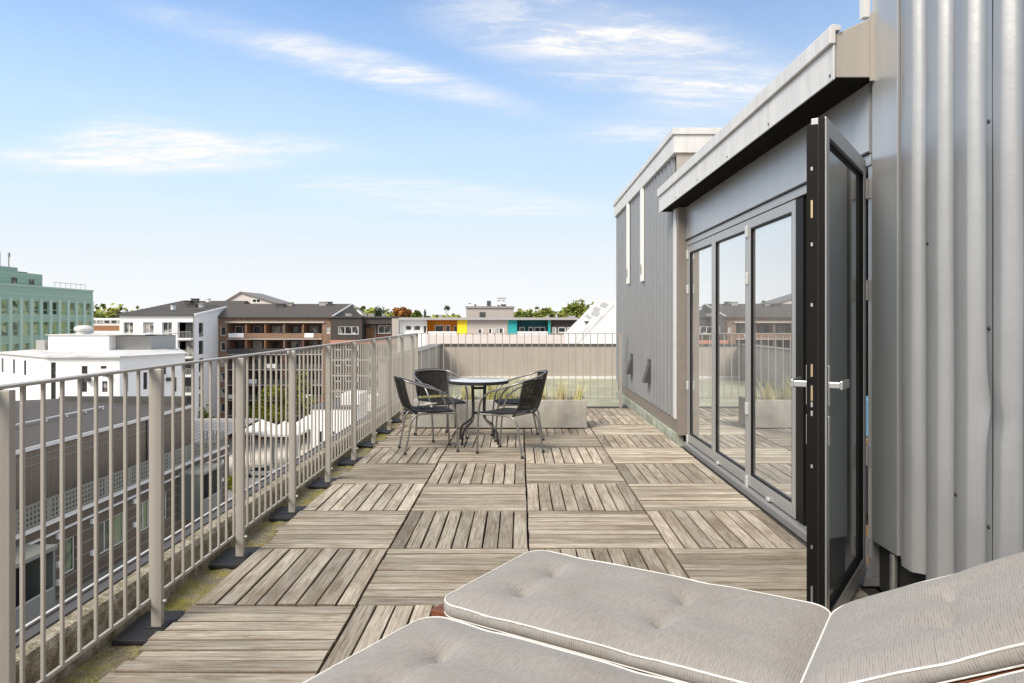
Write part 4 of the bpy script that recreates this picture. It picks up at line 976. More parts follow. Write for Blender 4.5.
mb.poly([(YA, 0, -8.72), (YF, 0, -8.72), (YF, 13, -8.72), (YA, 13, -8.72)]); mb.build('lower_wall', 'darkclad', t)
for a, b, c, d in ops: window(t, tf, a, b, c, d, 0.09, 'framedark' if c < -13 else 'palepipe', 'panefac', 0.06, 1 if b - a > 1.2 else 0)
mb = MB(tf); mb.box(YA, YF + .1, -0.10, 0.12, -8.70, -8.56); mb.build('terrace_edge', 'palepipe', t)
mb = MB(tf); mb.box(YA, YF, -0.14, -0.002, -9.22, -9.14); mb.build('gutter', 'palepipe', t)
# perforated screen: a lattice of square holes
mb = MB(tf)
for k in range(5):
    z = -8.48 + k * 0.245; mb.box(YA, YF, 0.02, 0.04, z, z + (0.10 if k in (0, 4) else 0.075))
u = YA; k = 0
while u < YF - 0.1:
    mb.box(u, u + (0.22 if k % 9 == 0 else 0.10), 0.018, 0.042, -8.48, -7.40); u += 0.265; k += 1
for k in range(9):
    mb.box(YF - 0.03, YF - 0.01, 0.05 + k * .25, 0.13 + k * .25, -8.48, -7.40)
mb.build('perforated_screen', 'screen', t)
# roof of the set back storey
mb = MB(); mb.prism([(-24.93, -5.33), (-24.93, -5.17), (-35.0, -4.74), (-46, -5.25), (-46, -5.5), (-35.0, -5.0)], 'y', YA - .3, YB + .3); mb.build('roof', 'seamroof', t)
mb = MB(); mb.box(-24.99 + .055, -24.87, YA - .3, YB + .35, -5.36, -5.16); mb.build('roof_edge', 'palepipe', t)
mb = MB(); mb.tube([(-29.3, YA, -4.80), (-29.3, 50, -4.80)], 0.055, 8)
for k in range(22): mb.box(-29.33, -29.27, 8 + k * 2.0, 8.05 + k * 2.0, -4.99, -4.80)
mb.build('snow_guard', 'palepipe', t)
mb = MB(); mb.box(-41, -35.5, 22, 40, -5.2, -4.35); mb.build('roof_hatch', 'darkroof', t); mb = MB(); mb.box(-34.8, -25.4, 53.6, 54.3, -5.1, -4.52); mb.build('roof_hatch', 'darkroof', t)
mb = MB(tf)
for z, zz in ((-5.75, .045), (-6.15, .045)): mb.box(YA, YB, 1.955, 1.997, z, z + zz)
mb.build('cladding_rail', 'midgrey', t)
for y in (30.8, 33.4, 47.5): MB(tf).box(y, y + 0.12, 1.90, 1.954, -8.5, -5.4).build('downpipe', 'framedark', t)
for y, zs in ((35.2, (-9.45, -10.85, -11.75)), (38.0, (-9.5, -11.2)), (42.2, (-9.5, -10.9)), (44.6, (-9.4, -11.0, -11.8)), (54.6, (-9.6, -11.0))):
    for z in zs: MB(tf).box(y, y + 0.22, -0.16, -0.002, z - 0.13, z + 0.13).build('wall_bracket', 'frame', t)
MB(tf).box(34.6, 41.8, -1.7, -0.002, -12.75, -12.6).build('canopy_slab', 'screen', t)
def bay(y0, y1, zt):
    zb = zt - 3.2; D = 1.62
    b = MB(tf).box(y0 - 0.06, y1 + 0.06, -D - 0.08, -0.003, zt - 0.175, zt).build('balcony_box', 'screen', t)
    for q in (y0, y1 - 0.15): MB(tf).box(q, q + 0.15, -D, -0.003, zb, zt - 0.18).build('side_panel', 'boxgreen', b)
    MB(tf).box(y0 + 0.152, y1 - 0.152, -D + 0.02, -0.003, zb, zb + 0.2).build('floor_slab', 'darkroof', b)
    MB(tf).box(y0 + 0.152, y1 - 0.152, -0.10, -0.004, zb + 0.202, zt - 0.18).build('back_wall', 'charcoal', b)
    MB(tf).box(y0 + 0.152, y1 - 0.152, -D + 0.01, -D + 0.04, zb + 0.202, zb + 1.25).build('parapet_pane', 'boxgreen', b)
    MB(tf).box(y0 + 0.152, y1 - 0.152, -D - 0.01, -D + 0.05, zb + 1.252, zb + 1.32).build('parapet_rail', 'greytrim', b)
bay(47.9, 51.0, -9.0); bay(28.6, 32.7, -9.05); bay(18, 21.5, -9.05)

# green office building
t = thing('green_office_building', 'tall green glass panelled office building at the far left', 'building', (-85, 112, GZ))
G0, G1 = 88.0, 132.5
tf = frame_of((-79.6, G1), (0.055, -1), (-1, -0.055)); GL = G1 - G0
ops = []
rows = [(2.15, 4.4), (-1.25, 1.05), (-4.65, -2.35), (-8.05, -5.75)]
for k in range(17):
    for zz in rows: ops.append((0.75 + k * 2.56, 2.35 + k * 2.56, zz[0], zz[1]))
mb = MB(tf); facade(mb, 0, GL, GZ, 6.75, ops, 0.3)
mb.poly([(0, 0, GZ), (0, 16, GZ), (0, 16, 6.75), (0, 0, 6.75)]); mb.poly([(GL, 0, GZ), (GL, 0, 6.75), (GL, 16, 6.75), (GL, 16, GZ)]); mb.poly([(0, 0, 6.7), (GL, 0, 6.7), (GL, 16, 6.7), (0, 16, 6.7)])
mb.build('wall', 'greenpanel', t)
mb = MB(tf)
for k in range(18): mb.box(k * 2.56 - 0.2, k * 2.56 + 0.55, -0.03, -0.003, -12, 4.8)
mb.build('pilaster', 'greenlight', t)
mb = MB(tf); mb.box(-0.1, GL, -0.14, -0.002, 6.62, 6.85); mb.build('roof_edge', 'greenlight', t)
for a, b, c, d in ops: window(t, tf, a, b, c, d, 0.15, 'greenlight', 'panegreen', 0.11, 0, 1)
mb = MB(); mb.box(-96, -80.3, 88, 119.5, 6.76, 8.95); mb.build('penthouse', 'greenpanel', t)
mb = MB(); mb.box(-96, -81, 88, 114.6, 8.953, 9.75); mb.build('plant_room', 'greenpanel', t)
for y in (100, 106, 112, 116): window(t, lambda u, d, z: (-80.3 - d, u, z), y, y + 1.6, 7.0, 8.2, -0.05, 'greenlight', 'pane', 0.1, 0)
mb = MB(); mb.box(-84, -82.5, 107, 110, 9.76, 10.6); mb.box(-83.4, -82.9, 108, 109, 10.6, 11.0); mb.box(-83.0, -81.5, 115.4, 117.6, 8.96, 9.2); mb.build('roof_fan', 'framedark', t)
mb = MB(); mb.tube([(-82, 112, 9.7), (-82, 112, 12.0)], 0.1, 6); mb.box(-82.15, -81.95, 111.6, 111.9, 10.9, 12.0); mb.tube([(-82, 114, 9.7), (-82, 114, 12.1)], 0.09, 6); mb.box(-82.1, -81.9, 113.9, 114.2, 11.4, 12.1); mb.build('antenna', 'midgrey', t)
mb = MB(tf)
for k in range(7): mb.box(0.5 + k * 1.6, 0.56 + k * 1.6, 1.0, 1.06, 6.75, 7.8)
mb.box(0.5, 10.2, 1.0, 1.05, 7.76, 7.84); mb.build('roof_rail', 'greytrim', t)

# low white building
t = thing('white_low_building', 'low white building with pale roof and round vent before the green offices', 'building', (-48, 78, GZ))
foot = [(-59.5, 81.0), (-47.9, 71.9), (-40.5, 71.9), (-37.4, 79.4), (-46.0, 95), (-59.5, 95)]
ZE = -2.5
def side(i, wins):
    a, b = Vector(foot[i]), Vector(foot[i + 1]); du = (b - a).normalized(); n = Vector((-du.y, du.x)); L_ = (b - a).length
    tf = frame_of(a, du, n); mb = MB(tf); ops = [(u * L_, u * L_ + w, z0, z1) for u, w, z0, z1 in wins]; facade(mb, 0, L_, GZ, ZE, ops, 0.2)
    mb.build('wall', 'white', t)
    for k, (u0, u1, z0, z1) in enumerate(ops):
        window(t, tf, u0, u1, z0, z1, 0.1, 'framedark', 'pane', 0.07, 0, 1)
        if wins[k][1] > 0.55 and i: MB(tf).box(u0 + .55, u1 + .35, -0.55, -0.003, z0 - .75, z0 - .35).build('shade_box', 'framedark', t)
side(0, [(0.33, .7, -4.6, -3.0), (0.56, .75, -4.6, -3.0), (0.56, .75, -8, -5.6), (0.08, .7, -4.6, -3.0)])
side(1, [(0.06, .5, -7.0, -3.0), (0.48, .6, -4.15, -3.35), (0.48, .55, -6, -4.5), (0.74, .6, -3.65, -3.35), (0.76, .55, -6, -4.9)])
side(2, [(0.06, .5, -6, -4.2), (0.34, .5, -6, -4.2), (0.62, .6, -4.6, -3.8), (0.8, .5, -6.6, -5)])
mb = MB(); mb.poly([(-37.4, 79.4, GZ), (-46, 95, GZ), (-46, 95, ZE), (-37.4, 79.4, ZE)]); mb.poly([(-46, 95, GZ), (-59.5, 95, GZ), (-59.5, 95, ZE), (-46, 95, ZE)]); mb.poly([(-59.5, 95, GZ), (-59.5, 81, GZ), (-59.5, 81, ZE), (-59.5, 95, ZE)]); mb.build('rear_wall', 'white', t)
c = Vector((-48.2, 83.5)); o_ = [Vector(p) for p in foot]
out = [c + (p - c) * 1.03 for p in o_]; inn = [c + (p - c) * 0.72 for p in o_]
mb = MB(); n = len(o_)
vs = [(*p, ZE + 0.003) for p in out] + [(*p, ZE + 0.14) for p in out] + [(*p, -2.12) for p in inn]
fs = [tuple(range(n))[::-1]] + [(i, (i + 1) % n, n + (i + 1) % n, n + i) for i in range(n)] + [(n + i, n + (i + 1) % n, 2 * n + (i + 1) % n, 2 * n + i) for i in range(n)] + [tuple(range(2 * n, 3 * n))]
mb.add(vs, fs); mb.build('roof', 'whiteroof', t)
mb = MB(); mb.box(-53.5, -46.6, 80.6, 87, -2.2, -0.42); mb.build('roof_block', 'white', t)
mb = MB(); mb.box(-46.5, -42.6, 82, 88, -2.2, -0.55); mb.build('roof_block', 'greytrim', t)
mb = MB(); mb.box(-53.7, -42.4, 80.4, 88.2, -0.415, -0.33); mb.build('block_cap', 'whiteroof', t)
mb = MB(); mb.box(-54.9, -53.9, 80.6, 81.6, -2.2, -1.0); mb.build('chimney', 'greytrim', t)
MB().lathe([(0.75, 0), (0.75, .35), (0.95, .42), (0.95, .55), (1.0, .62), (0.9, .82), (0.6, 0.98), (0.2, 1.02)], (-50.2, 81.8, -0.33), 20).build('roof_vent', 'whiteroof', t, smooth=40)

# white apartment building with dark mono-pitch roof
t = thing('white_apartment_building', 'white apartment building with dark pitched roof beside the brown balcony block', 'building', (-57, 118, GZ))
P0, P1, P2, P3 = (-63.1, 112), (-51.3, 112), (-57.9, 140), (-66, 140)
zf, zbk, zg = 2.0, 5.0, 3.7
tf = lambda u, d, z: (-63.1 + u, 112 + d, z)
def xr(x): return wx(x, 112) + 63.1
ops = []; rows = [(-1.55, 0.95), (-4.45, -2.0), (-7.35, -4.9), (-10.2, -7.8), (-13.1, -10.7)]
for r_, (a, b) in enumerate(rows):
    for x0, x1 in ((123.5, 133), (143, 153.5), (162, 172)): ops.append((xr(x0), xr(x1), a, b))
    ops.append((xr(177.5), xr(193), a, b))
mb = MB(tf); facade(mb, 0, 11.8, GZ, zf, ops, 0.7); mb.build('wall', 'white', t)
for k, (a, b, c_, d_) in enumerate(ops):
    if k % 4 == 3:
        window(t, tf, a + 1.0, b - 0.1, c_, d_ - 0.1, 0.62, 'framedark', 'pane', 0.1, 1)
        mb = MB(tf); mb.box(a - .1, b + .1, -1.0, -0.003, c_ - 0.22, c_ - 0.02); bl = mb.build('balcony', 'white', t)
        mb = MB(tf); mb.box(a - .1, b + .1, -1.0, -0.95, c_ + 1.0, c_ + 1.06)
        u = a - .1
        while u < b + .1: mb.box(u, u + .04, -0.99, -0.96, c_ - .02, c_ + 1.0); u += .22
        mb.build('balcony_rail', 'greytrim', bl)
    else:
        window(t, tf, a, b, c_, d_, 0.3, 'frame', 'pane', 0.09, 1, 1)
        MB(tf).box(a - .05, b + .05, -0.28, -0.003, c_ - 0.25, c_ + 0.25).build('window_box', 'framedark' if k < 4 else 'white', t)
a, b = Vector(P1), Vector(P2); du = (b - a).normalized(); n_ = Vector((-du.y, du.x)); tfr = frame_of(a, du, n_); L_ = (b - a).length

ops = [(3.4, 7.2, z0 + .1, z1 - .1) for z0, z1 in rows]
mb = MB(tfr); facade(mb, 0, L_, GZ, zf, ops, 0.2); mb.poly([(0, 0, zf), (L_, 0, zf), (L_, 0, zg)]); mb.build('gable_wall', 'white', t)
for o in ops: window(t, tfr, *o, 0.1, 'framedark', 'pane', 0.1, 1)
mb = MB(); mb.poly([(*P3, GZ), (*P0, GZ), (*P0, zf), (*P3, zbk)]); mb.poly([(*P2, GZ), (*P3, GZ), (*P3, zbk), (*P2, zg)]); mb.build('rear_wall', 'white', t)
mb = MB(); q = [(-63.5, 111.6, zf), (-51.25, 111.6, zf), (-57.8, 140.3, zg + .03), (-66.3, 140.3, zbk + .03)]
mb.add([(x, y, z + 0.01) for x, y, z in q] + [(x, y, z + 0.16) for x, y, z in q], [(0, 1, 2, 3), (4, 5, 6, 7), (0, 1, 5, 4), (1, 2, 6, 5), (2, 3, 7, 6), (3, 0, 4, 7)]); mb.build('roof', 'darkroof', t)
MB().obox(Vector((-54.5, 126, 2.98)), (0.25, 28.9, 0.3), Matrix.Rotation(math.atan2(6.6, 28.), 4, 'Z') @ Matrix.Rotation(math.atan2(1.7, 28.8), 4, 'X')).build('verge', 'white', t)
MB().prism([(140.6, 2.0), (140.6, 3.6), (146, 5.25), (152, 3.6), (152, 2.0)], 'x', -68, -56).build('rear_roof', 'darkroof', t)
for x, y, s, m in ((-62.0, 133, 1.0, 'framedark'), (-61.2, 134, 1.1, 'framedark'), (-58.0, 126, 1.5, 'framedark'), (-56.4, 126, .7, 'greytrim'), (-59.5, 122, .35, 'frame'), (-60.5, 138, .5, 'frame')):
    z = zf + (y - 112) * 3 / 28
    mb = MB(); mb.box(x - s / 2, x + s / 2, y - .5, y + .5, z, z + .55 + .3 * (s == 1.1)); mb.box(x - s * .62, x + s * .62, y - .6, y + .6, z + .56 + .3 * (s == 1.1), z + .70 + .3 * (s == 1.1)); mb.build('roof_vent', m, t)
MB().tube([(-51.4, 111.93, GZ), (-51.4, 111.93, 1.95)], 0.06, 6).build('downpipe', 'midgrey', t)

# brown balcony block and its charcoal wing
t = thing('brown_balcony_building', 'brown apartment block with red brown loggias and grey seamed roof', 'building', (-46, 140, GZ))
YD = 132.0; ub, ue = -56.1, wx(331, YD)
tf = lambda u, d, z: (u, YD + d, z)
ST = 2.85; zt0 = 0.75
lg0, lg1 = wx(227, YD), wx(322, YD)
ops = [(lg0, lg1, GZ + .4, zt0)]
flo = [zt0 - 0.05 - ST * k for k in range(1, 8)]
for z in flo: ops.append((wx(220.5, YD), wx(225.8, YD), z + .55, z + 2.2))
ops.append((wx(326, YD), wx(330, YD), flo[0] + .9, flo[0] + 2.2))
mb = MB(tf); facade(mb, ub, ue, GZ, 1.86, ops, 2.6); mb.poly([(ub, 0, GZ), (ub, 14, GZ), (ub, 14, 1.8), (ub, 0, 1.8)]); mb.poly([(ue, 0, GZ), (ue, 14, GZ), (ue, 14, 1.8), (ue, 0, 1.8)]); mb.build('wall', 'brick', t)
for o in ops[1:]: window(t, tf, *o, 0.12, 'frame', 'pane', 0.1, 0)
MB(tf).box(lg0, lg1, 2.602, 2.7, GZ, zt0).build('loggia_wall', 'redbrown', t)
MB(tf).box(lg0 - .3, lg1 + .5, -0.25, -0.003, zt0, zt0 + .28).build('loggia_beam', 'greybeige', t)
random.seed(14)
ncol = 5; wcol = (lg1 - lg0) / ncol
for r_, z in enumerate(flo):
    MB(tf).box(lg0, lg1, -0.12, 2.60, z - .2, z).build('balcony_slab', 'greybeige', t)
    MB(tf).box(lg0 + .02, lg1 - .02, -0.09, -0.06, z + .002, z + 1.0).build('balcony_front', 'framedark' if r_ else 'brick', t)
    for k in range(ncol):
        a = lg0 + k * wcol
        if k: MB(tf).box(a - .1, a + .1, 0.0, 2.59, z, z + ST - .2).build('divider', random.choice(['redbrown', 'orangewood', 'brick']), t)
        window(t, tf, a + .5, a + 2.0, z + .1, z + 2.3, 2.5, random.choice(['frame', 'redbrown', 'greytrim']), 'pane', 0.12, 0)
        window(t, tf, a + 2.3, a + wcol - .3, z + .5, z + 2.3, 2.5, random.choice(['frame', 'framedark']), 'pane', 0.12, 1)
        if (r_ + k) % 4 == 0: MB(tf).box(a + .3, a + (wcol - .4 if k == 0 else 2.0), -0.14, -0.092, z + .2, z + 1.0).build('balcony_cloth', 'white', t)
zr_ = 4.3
mb = MB(); q = [(ub - .3, YD - .5, 1.70), (ue + .1, YD - .5, 1.70), (wx(351, 141), 141.5, zr_), (wx(232, 141), 141.5, zr_)]
mb.add([*q] + [(x, y, z + .22) for x, y, z in q], [(0, 1, 2, 3), (4, 5, 6, 7), (0, 1, 5, 4), (1, 2, 6, 5), (2, 3, 7, 6), (3, 0, 4, 7)])
q2 = [(wx(232, 141), 141.5, zr_), (wx(351, 141), 141.5, zr_), (wx(351, 141), 150, 1.7), (wx(232, 141), 150, 1.7)]
mb.add([*q2] + [(x, y, z + .22) for x, y, z in q2], [(0, 1, 2, 3), (4, 5, 6, 7), (0, 1, 5, 4), (1, 2, 6, 5), (2, 3, 7, 6), (3, 0, 4, 7)]); mb.build('roof', 'seamroof', t)
mb = MB(); xe = wx(351, 141) - .05; mb.poly([(xe - 2.5, YD + 2, 1.8), (xe, 141.5, zr_), (xe + .5, 150, 1.8)]); mb.build('gable', 'midgrey', t)
mb = MB(); mb.tube([(ue + .2, YD - .5, 1.85), (xe + .1, 141.5, zr_ + .15), (xe + 2.2, 147, 2.0)], 0.14, 4); mb.build('verge', 'palepipe', t)
for x, y, s, m in ((-46.8, 139, 1.6, 'framedark'), (-45.2, 140, 1.0, 'midgrey'), (-38.9, 140.5, 1.3, 'greytrim'), (-37.5, 140.5, .8, 'framedark')):
    z = 1.9 + (y - 131.5) * .26; mb = MB(); mb.box(x - s / 2, x + s / 2, y - .4, y + .4, z - .4, z + .55); mb.box(x - s * .6, x + s * .6, y - .5, y + .5, z + .56, z + .68); mb.build('roof_vent', m, t)
# charcoal wing
t = thing('charcoal_apartment_building', 'charcoal flat roofed apartment block between the brown block and the colourful row', 'building', (-30, 136, GZ))
c0, c1, c2, c3 = wx(331.3, 131), wx(362, 131), wx(392, 132), wx(399, 132)
tf = lambda u, d, z: (u, 131 + d, z)
ops = [(wx(338, 131), wx(358.5, 131), -1.35, .15)] + [(wx(x0, 131), wx(x1, 131), -1.35 - 2.9 * k, 0.15 - 2.9 * k) for k in range(1, 6) for x0, x1 in ((334, 341), (345, 358))]
mb = MB(tf); facade(mb, c0, c1, GZ, 1.75, ops, .2); mb.poly([(c1, 0, GZ), (c1, 3, GZ), (c1, 3, 1.75), (c1, 0, 1.75)]); mb.build('wall', 'charcoal', t)
for o in ops: window(t, tf, *o, .1, 'frame', 'pane', .12, 2 if o[1] - o[0] > 3 else 0)
tf2 = lambda u, d, z: (u, 132 + d, z)
ops2 = [(wx(363.5, 132), wx(391.5, 132), -2.1, .55)]
mb = MB(tf2); facade(mb, c1 + .01, c2, -2.35, 1.7, ops2, 2.0); mb.build('loggia_wall', 'charcoal', t)
MB(tf2).box(ops2[0][0], ops2[0][1], 1.9, 1.99, -2.1, .55).build('loggia_back', 'redbrown', t)
MB(tf2).box(ops2[0][0] + .1, ops2[0][0] + 1.8, 1.7, 1.89, -2.1, -.2).build('timber_screen', 'orangewood', t)
window(t, tf2, wx(369, 132), wx(374, 132), -2.05, .2, 1.75, 'greytrim', 'pane', .14, 0); window(t, tf2, wx(376, 132), wx(389, 132), -1.3, .3, 1.75, 'frame', 'pane', .16, 1)
ops3 = [(c1 + 1 + 2.9 * a, c1 + 2.8 + 2.9 * a, -5.5 - 2.9 * k, -3.9 - 2.9 * k) for k in range(5) for a in range(2)]
mb = MB(tf2); facade(mb, c1 + .01, c3, GZ, -3.2, ops3, .2); mb.build('lower_wall', 'midgrey', t)
for o in ops3: window(t, tf2, *o, .1, 'greytrim', 'pane', .12, 0)
MB(tf2).box(c1 - 5.8, c3, -1.08, -1.003, -3.15, -2.4).build('salmon_band', 'salmon', t)
for z in (-6.2, -9.1, -12): MB(tf2).box(c1 - 5.8, c3, -1.06, -1.003, z, z + .25).build('floor_band', 'greybeige', t)
MB(tf2).box(c2 + .01, c3, -.2, 8, GZ, 1.6).build('side_wall', 'greybeige', t)
mb = MB(); mb.box(c0 - .2, c1 + .1, 130.7, 140, 1.753, 2.0); mb.box(c1 + .11, c3 + .1, 131.7, 140, 1.703, 1.95); mb.build('roof', 'darkroof', t)
for x, s in ((349, 1.2), (366, .9), (371, 1.3), (384, .7)):
    u = wx(x, 136); MB().box(u - s / 2, u + s / 2, 135.5, 136.5, 1.9, 2.55).build('roof_vent', 'midgrey', t)
# gabled roof behind
t = thing('gabled_building', 'pale gabled roof rising behind the white and brown apartment blocks', 'building', (-60, 172, GZ))
D = 172
pk = at(240, 293.0, D); l = at(222, 305, D); r_ = at(278, 304, D)
mb = MB(); mb.prism([(l.x, GZ), (l.x, l.z), (pk.x, pk.z), (pk.x + 1, pk.z), (r_.x, r_.z - .2), (r_.x, GZ)], 'y', D, D + 14); mb.build('wall', 'pink', t)
mb = MB(); mb.prism([(l.x - .5, l.z - .1), (l.x - .5, l.z + .2), (pk.x + .2, pk.z + .35), (pk.x + .2, pk.z + .03)], 'y', D - .4, D + 14); mb.prism([(pk.x + .25, pk.z + .03), (pk.x + .25, pk.z + .35), (r_.x + .5, r_.z + .1), (r_.x + .5, r_.z - .2)], 'y', D - .4, D + 14); mb.build('roof', 'brownsheet', t)
window(t, lambda u, d, z: (u, D + d, z), wx(252, D), wx(261, D), wz(303, D), wz(298.5, D), -.08, 'frame', 'pane', .2, 1)

# colourful row
t = thing('colourful_apartment_row', 'flat roofed apartment row with white, orange, yellow, grey, teal and charcoal fronts', 'building', (-4, 118, GZ))
D = 114.0
tf = lambda u, d, z: (u, D + d, z)
X = lambda x: wx(x, D)
Z = lambda y: wz(y, D)
zt_, zb_ = Z(319.6), Z(334.5)
def seg(x0, x1, m, wins, label, rec=0.9):
    ops = [(X(a), X(b), Z(d), Z(c_)) for a, b, c_, d, *_ in wins]
    mb = MB(lambda u, d, z: (u, D + rec + d, z)); facade(mb, X(x0), X(x1), zb_, zt_, ops, .25)
    mb.poly([(X(x0), 0, zb_), (X(x0), -rec, zb_), (X(x0), -rec, zt_), (X(x0), 0, zt_)]) if rec > .2 else None
    mb.poly([(X(x1), 0, zb_), (X(x1), -rec, zb_), (X(x1), -rec, zt_), (X(x1), 0, zt_)]) if rec > .2 else None
    w = mb.build('wall', m, t); w['label'] = label
    for k, o in enumerate(ops): window(t, lambda u, d, z: (u, D + rec + d, z), *o, .1, 'frame', 'pane', .16, wins[k][4] if len(wins[k]) > 4 else 0)
seg(400, 427, 'white', [(404, 411, 325, 331), (412.5, 420, 325, 331), (422, 426.3, 325, 334)], 'white render front')
seg(427.1, 457, 'orange', [(433, 442.5, 325, 333.5), (444, 449, 325, 333.5), (452, 456.7, 325.5, 333.5)], 'orange render front', 2.2)
seg(457.1, 467, 'yellow', [], 'yellow render front', .05)
seg(467.1, 507.5, 'greybeige', [(477.5, 482.5, 327.5, 334), (488, 492.3, 328, 337 - 2.6), (494, 504, 327.5, 334, 1)], 'grey beige render front', .1)
seg(508, 517, 'teal', [], 'bright teal front', .05)
seg(517.1, 548, 'darkteal', [(519, 525, 327, 334), (528.5, 533.5, 327, 333.5), (534.5, 546, 327, 333.5, 1)], 'dark teal recessed front', 2.0)
seg(548.1, 550.5, 'teal', [], 'narrow teal fin', .03)
seg(551, 577.5, 'charcoal', [(552, 556.5, 327, 334), (558, 566, 327, 333), (567, 571, 327, 334)], 'charcoal front', .4)
for a, b in ((428, 456.5), (517.5, 547.8)): MB(tf).box(X(a), X(b), .02, .08, Z(335), Z(331.5)).build('balcony_front', 'white', t)
mb = MB(tf); mb.box(X(399.5), X(578), -.6, 9, zt_ + .003, zt_ + .16); mb.box(X(427), X(578), -.6, 9, zt_ + .163, zt_ + .34); mb.build('roof', 'darkroof', t)
MB(tf).box(X(399.5), X(578), -.66, -.603, zt_ - .05, zt_ + .345).build('roof_edge', 'greytrim', t)
MB(tf).box(X(427.1), X(640), -2.0, 10, GZ, zb_ - .01).build('lower_wall', 'pink', t)
MB(tf).box(X(399.5), X(427), -2.0, 10, GZ, zb_ - .01).build('lower_wall', 'white', t)
# block on the roof
b0, b1 = X(465.5), X(513.5)
MB(tf).box(b0, b1, 1.5, 6, zt_ + .345, Z(308)).build('roof_block', 'greybeige', t)
mb = MB(tf); mb.box(b0 - .1, b1 + .1, 1.3, 6.2, Z(308) + .003, Z(306)); mb.build('block_roof', 'midgrey', t)
MB(tf).box(X(479), X(485), 1.44, 1.497, zt_ + .4, Z(312)).build('door', 'framedark', t)
for x, w, h in ((488, 4, 1.3), (474, 1.5, .5), (503, 5.5, .5), (498, 2, .35)):
    MB(tf).box(X(x) - w * .08, X(x) + w * .08, 3, 4, Z(306) + .003, Z(306) + h * .7).build('chimney', 'framedark', t)
mb = MB(tf)
for x in (499.5, 504): mb.tube([tf(X(x), 3, Z(306)), tf(X(x), 3, Z(297))], .05, 5); mb.box(X(x) - .45, X(x) + .3, 2.95, 3.05, Z(298.3), Z(297.2)); mb.box(X(x) - .4, X(x) + .1, 2.95, 3.05, Z(300.8), Z(299.6))
mb.tube([tf(X(467.5), 3, Z(306)), tf(X(467.5), 3, Z(302))], .05, 5); mb.box(X(467), X(470), 2.95, 3.05, Z(303.5), Z(302.3)); mb.build('antenna', 'midgrey', t)
mb = MB(tf); mb.box(X(437), X(441), 2, 3, zt_ + .345, zt_ + .8); mb.box(X(547), X(550), 2, 3, zt_ + .345, zt_ + .7); mb.box(X(570), X(577), 3, 6, zt_ + .345, zt_ + .65); mb.build('roof_vent', 'greytrim', t)
# white steep roofed building on the right
t = thing('white_steep_roof_building', 'white building with steep sloping pale roof beside the corrugated wall', 'building', (9, 76, GZ))
A = Vector((6.95, 70, .12)); B = Vector((9.45, 70, 2.72)); Cc = Vector((9.4, 84, 3.62)); E = Vector((6.9, 84, 1.06))
lo = A - (B - A) * .6; loE = E - (B - A) * .6
mb = MB(); mb.poly([lo, B, B + Vector((8, 0, 0)), Vector((17.4, 70, GZ)), Vector((lo.x, 70, GZ))]); mb.poly([loE, Cc, Cc + Vector((8, 0, 0)), Vector((17.4, 84, GZ)), Vector((loE.x, 84, GZ))]); mb.poly([lo, loE, Vector((loE.x, 84, GZ)), Vector((lo.x, 70, GZ))])
mb.poly([B, Cc, Cc + Vector((8, 0, 0)), B + Vector((8, 0, 0))]); mb.build('wall', 'white', t)
nrm = (B - A).cross(E - A).normalized()
if nrm.z < 0: nrm = -nrm
mb = MB(); q = [lo, B, Cc, loE]; mb.add([p + nrm * .01 for p in q] + [p + nrm * .2 for p in q], [(0, 1, 2, 3), (4, 5, 6, 7), (0, 1, 5, 4), (1, 2, 6, 5), (2, 3, 7, 6), (3, 0, 4, 7)]); rf = mb.build('roof', 'whiteroof', t)
def onroof(a, b): return A + (B - A) * a + (E - A) * b + nrm * .2
for a0, a1, b0_, b1_ in ((.45, .6, .2, .6), (.62, .72, .35, .7), (.8, .95, .2, .55), (.3, .36, .4, .75)):
    mb = MB(); q = [onroof(a0, b0_), onroof(a1, b0_), onroof(a1, b1_), onroof(a0, b1_)]
    mb.add([p + nrm * .004 for p in q] + [p + nrm * .06 for p in q], [(0, 1, 2, 3), (4, 5, 6, 7), (0, 1, 5, 4), (1, 2, 6, 5), (2, 3, 7, 6), (3, 0, 4, 7)]); mb.build('roof_light', 'greytrim', rf)
p = onroof(.12, .35); MB().lathe([(0.1, -.2), (.12, 0), (.28, .18), (.30, .22), (.22, .2), (.1, .05)], p + Vector((0, 0, .05)), 14).build('roof_vent', 'framedark', t, smooth=50)
# distant low orange and white building at the far left
t = thing('distant_brick_building', 'distant low white and orange brick building between green offices and white apartments', 'building', (-92, 170, GZ))
D = 170; tf = lambda u, d, z: (u, D + d, z)
x0, x1 = wx(70, D), wx(135, D)
MB(tf).box(x0, x1, 0, 12, GZ, wz(331, D)).build('white_wall', 'white', t); MB(tf).box(x0, x1, .5, 12, wz(331, D) + .002, wz(325.5, D)).build('brick_wall', 'orangewood', t)
MB(tf).box(x0, x1, 1, 12, wz(325.5, D) + .002, wz(318, D)).build('upper_wall', 'white', t)
for k in range(9): window(t, lambda u, d, z: (u, D + .95 + d, z), x0 + .8 + k * 1.7, x0 + 2.2 + k * 1.7, wz(323.5, D), wz(320, D), -.08, 'greytrim', 'pane', .15, 0)

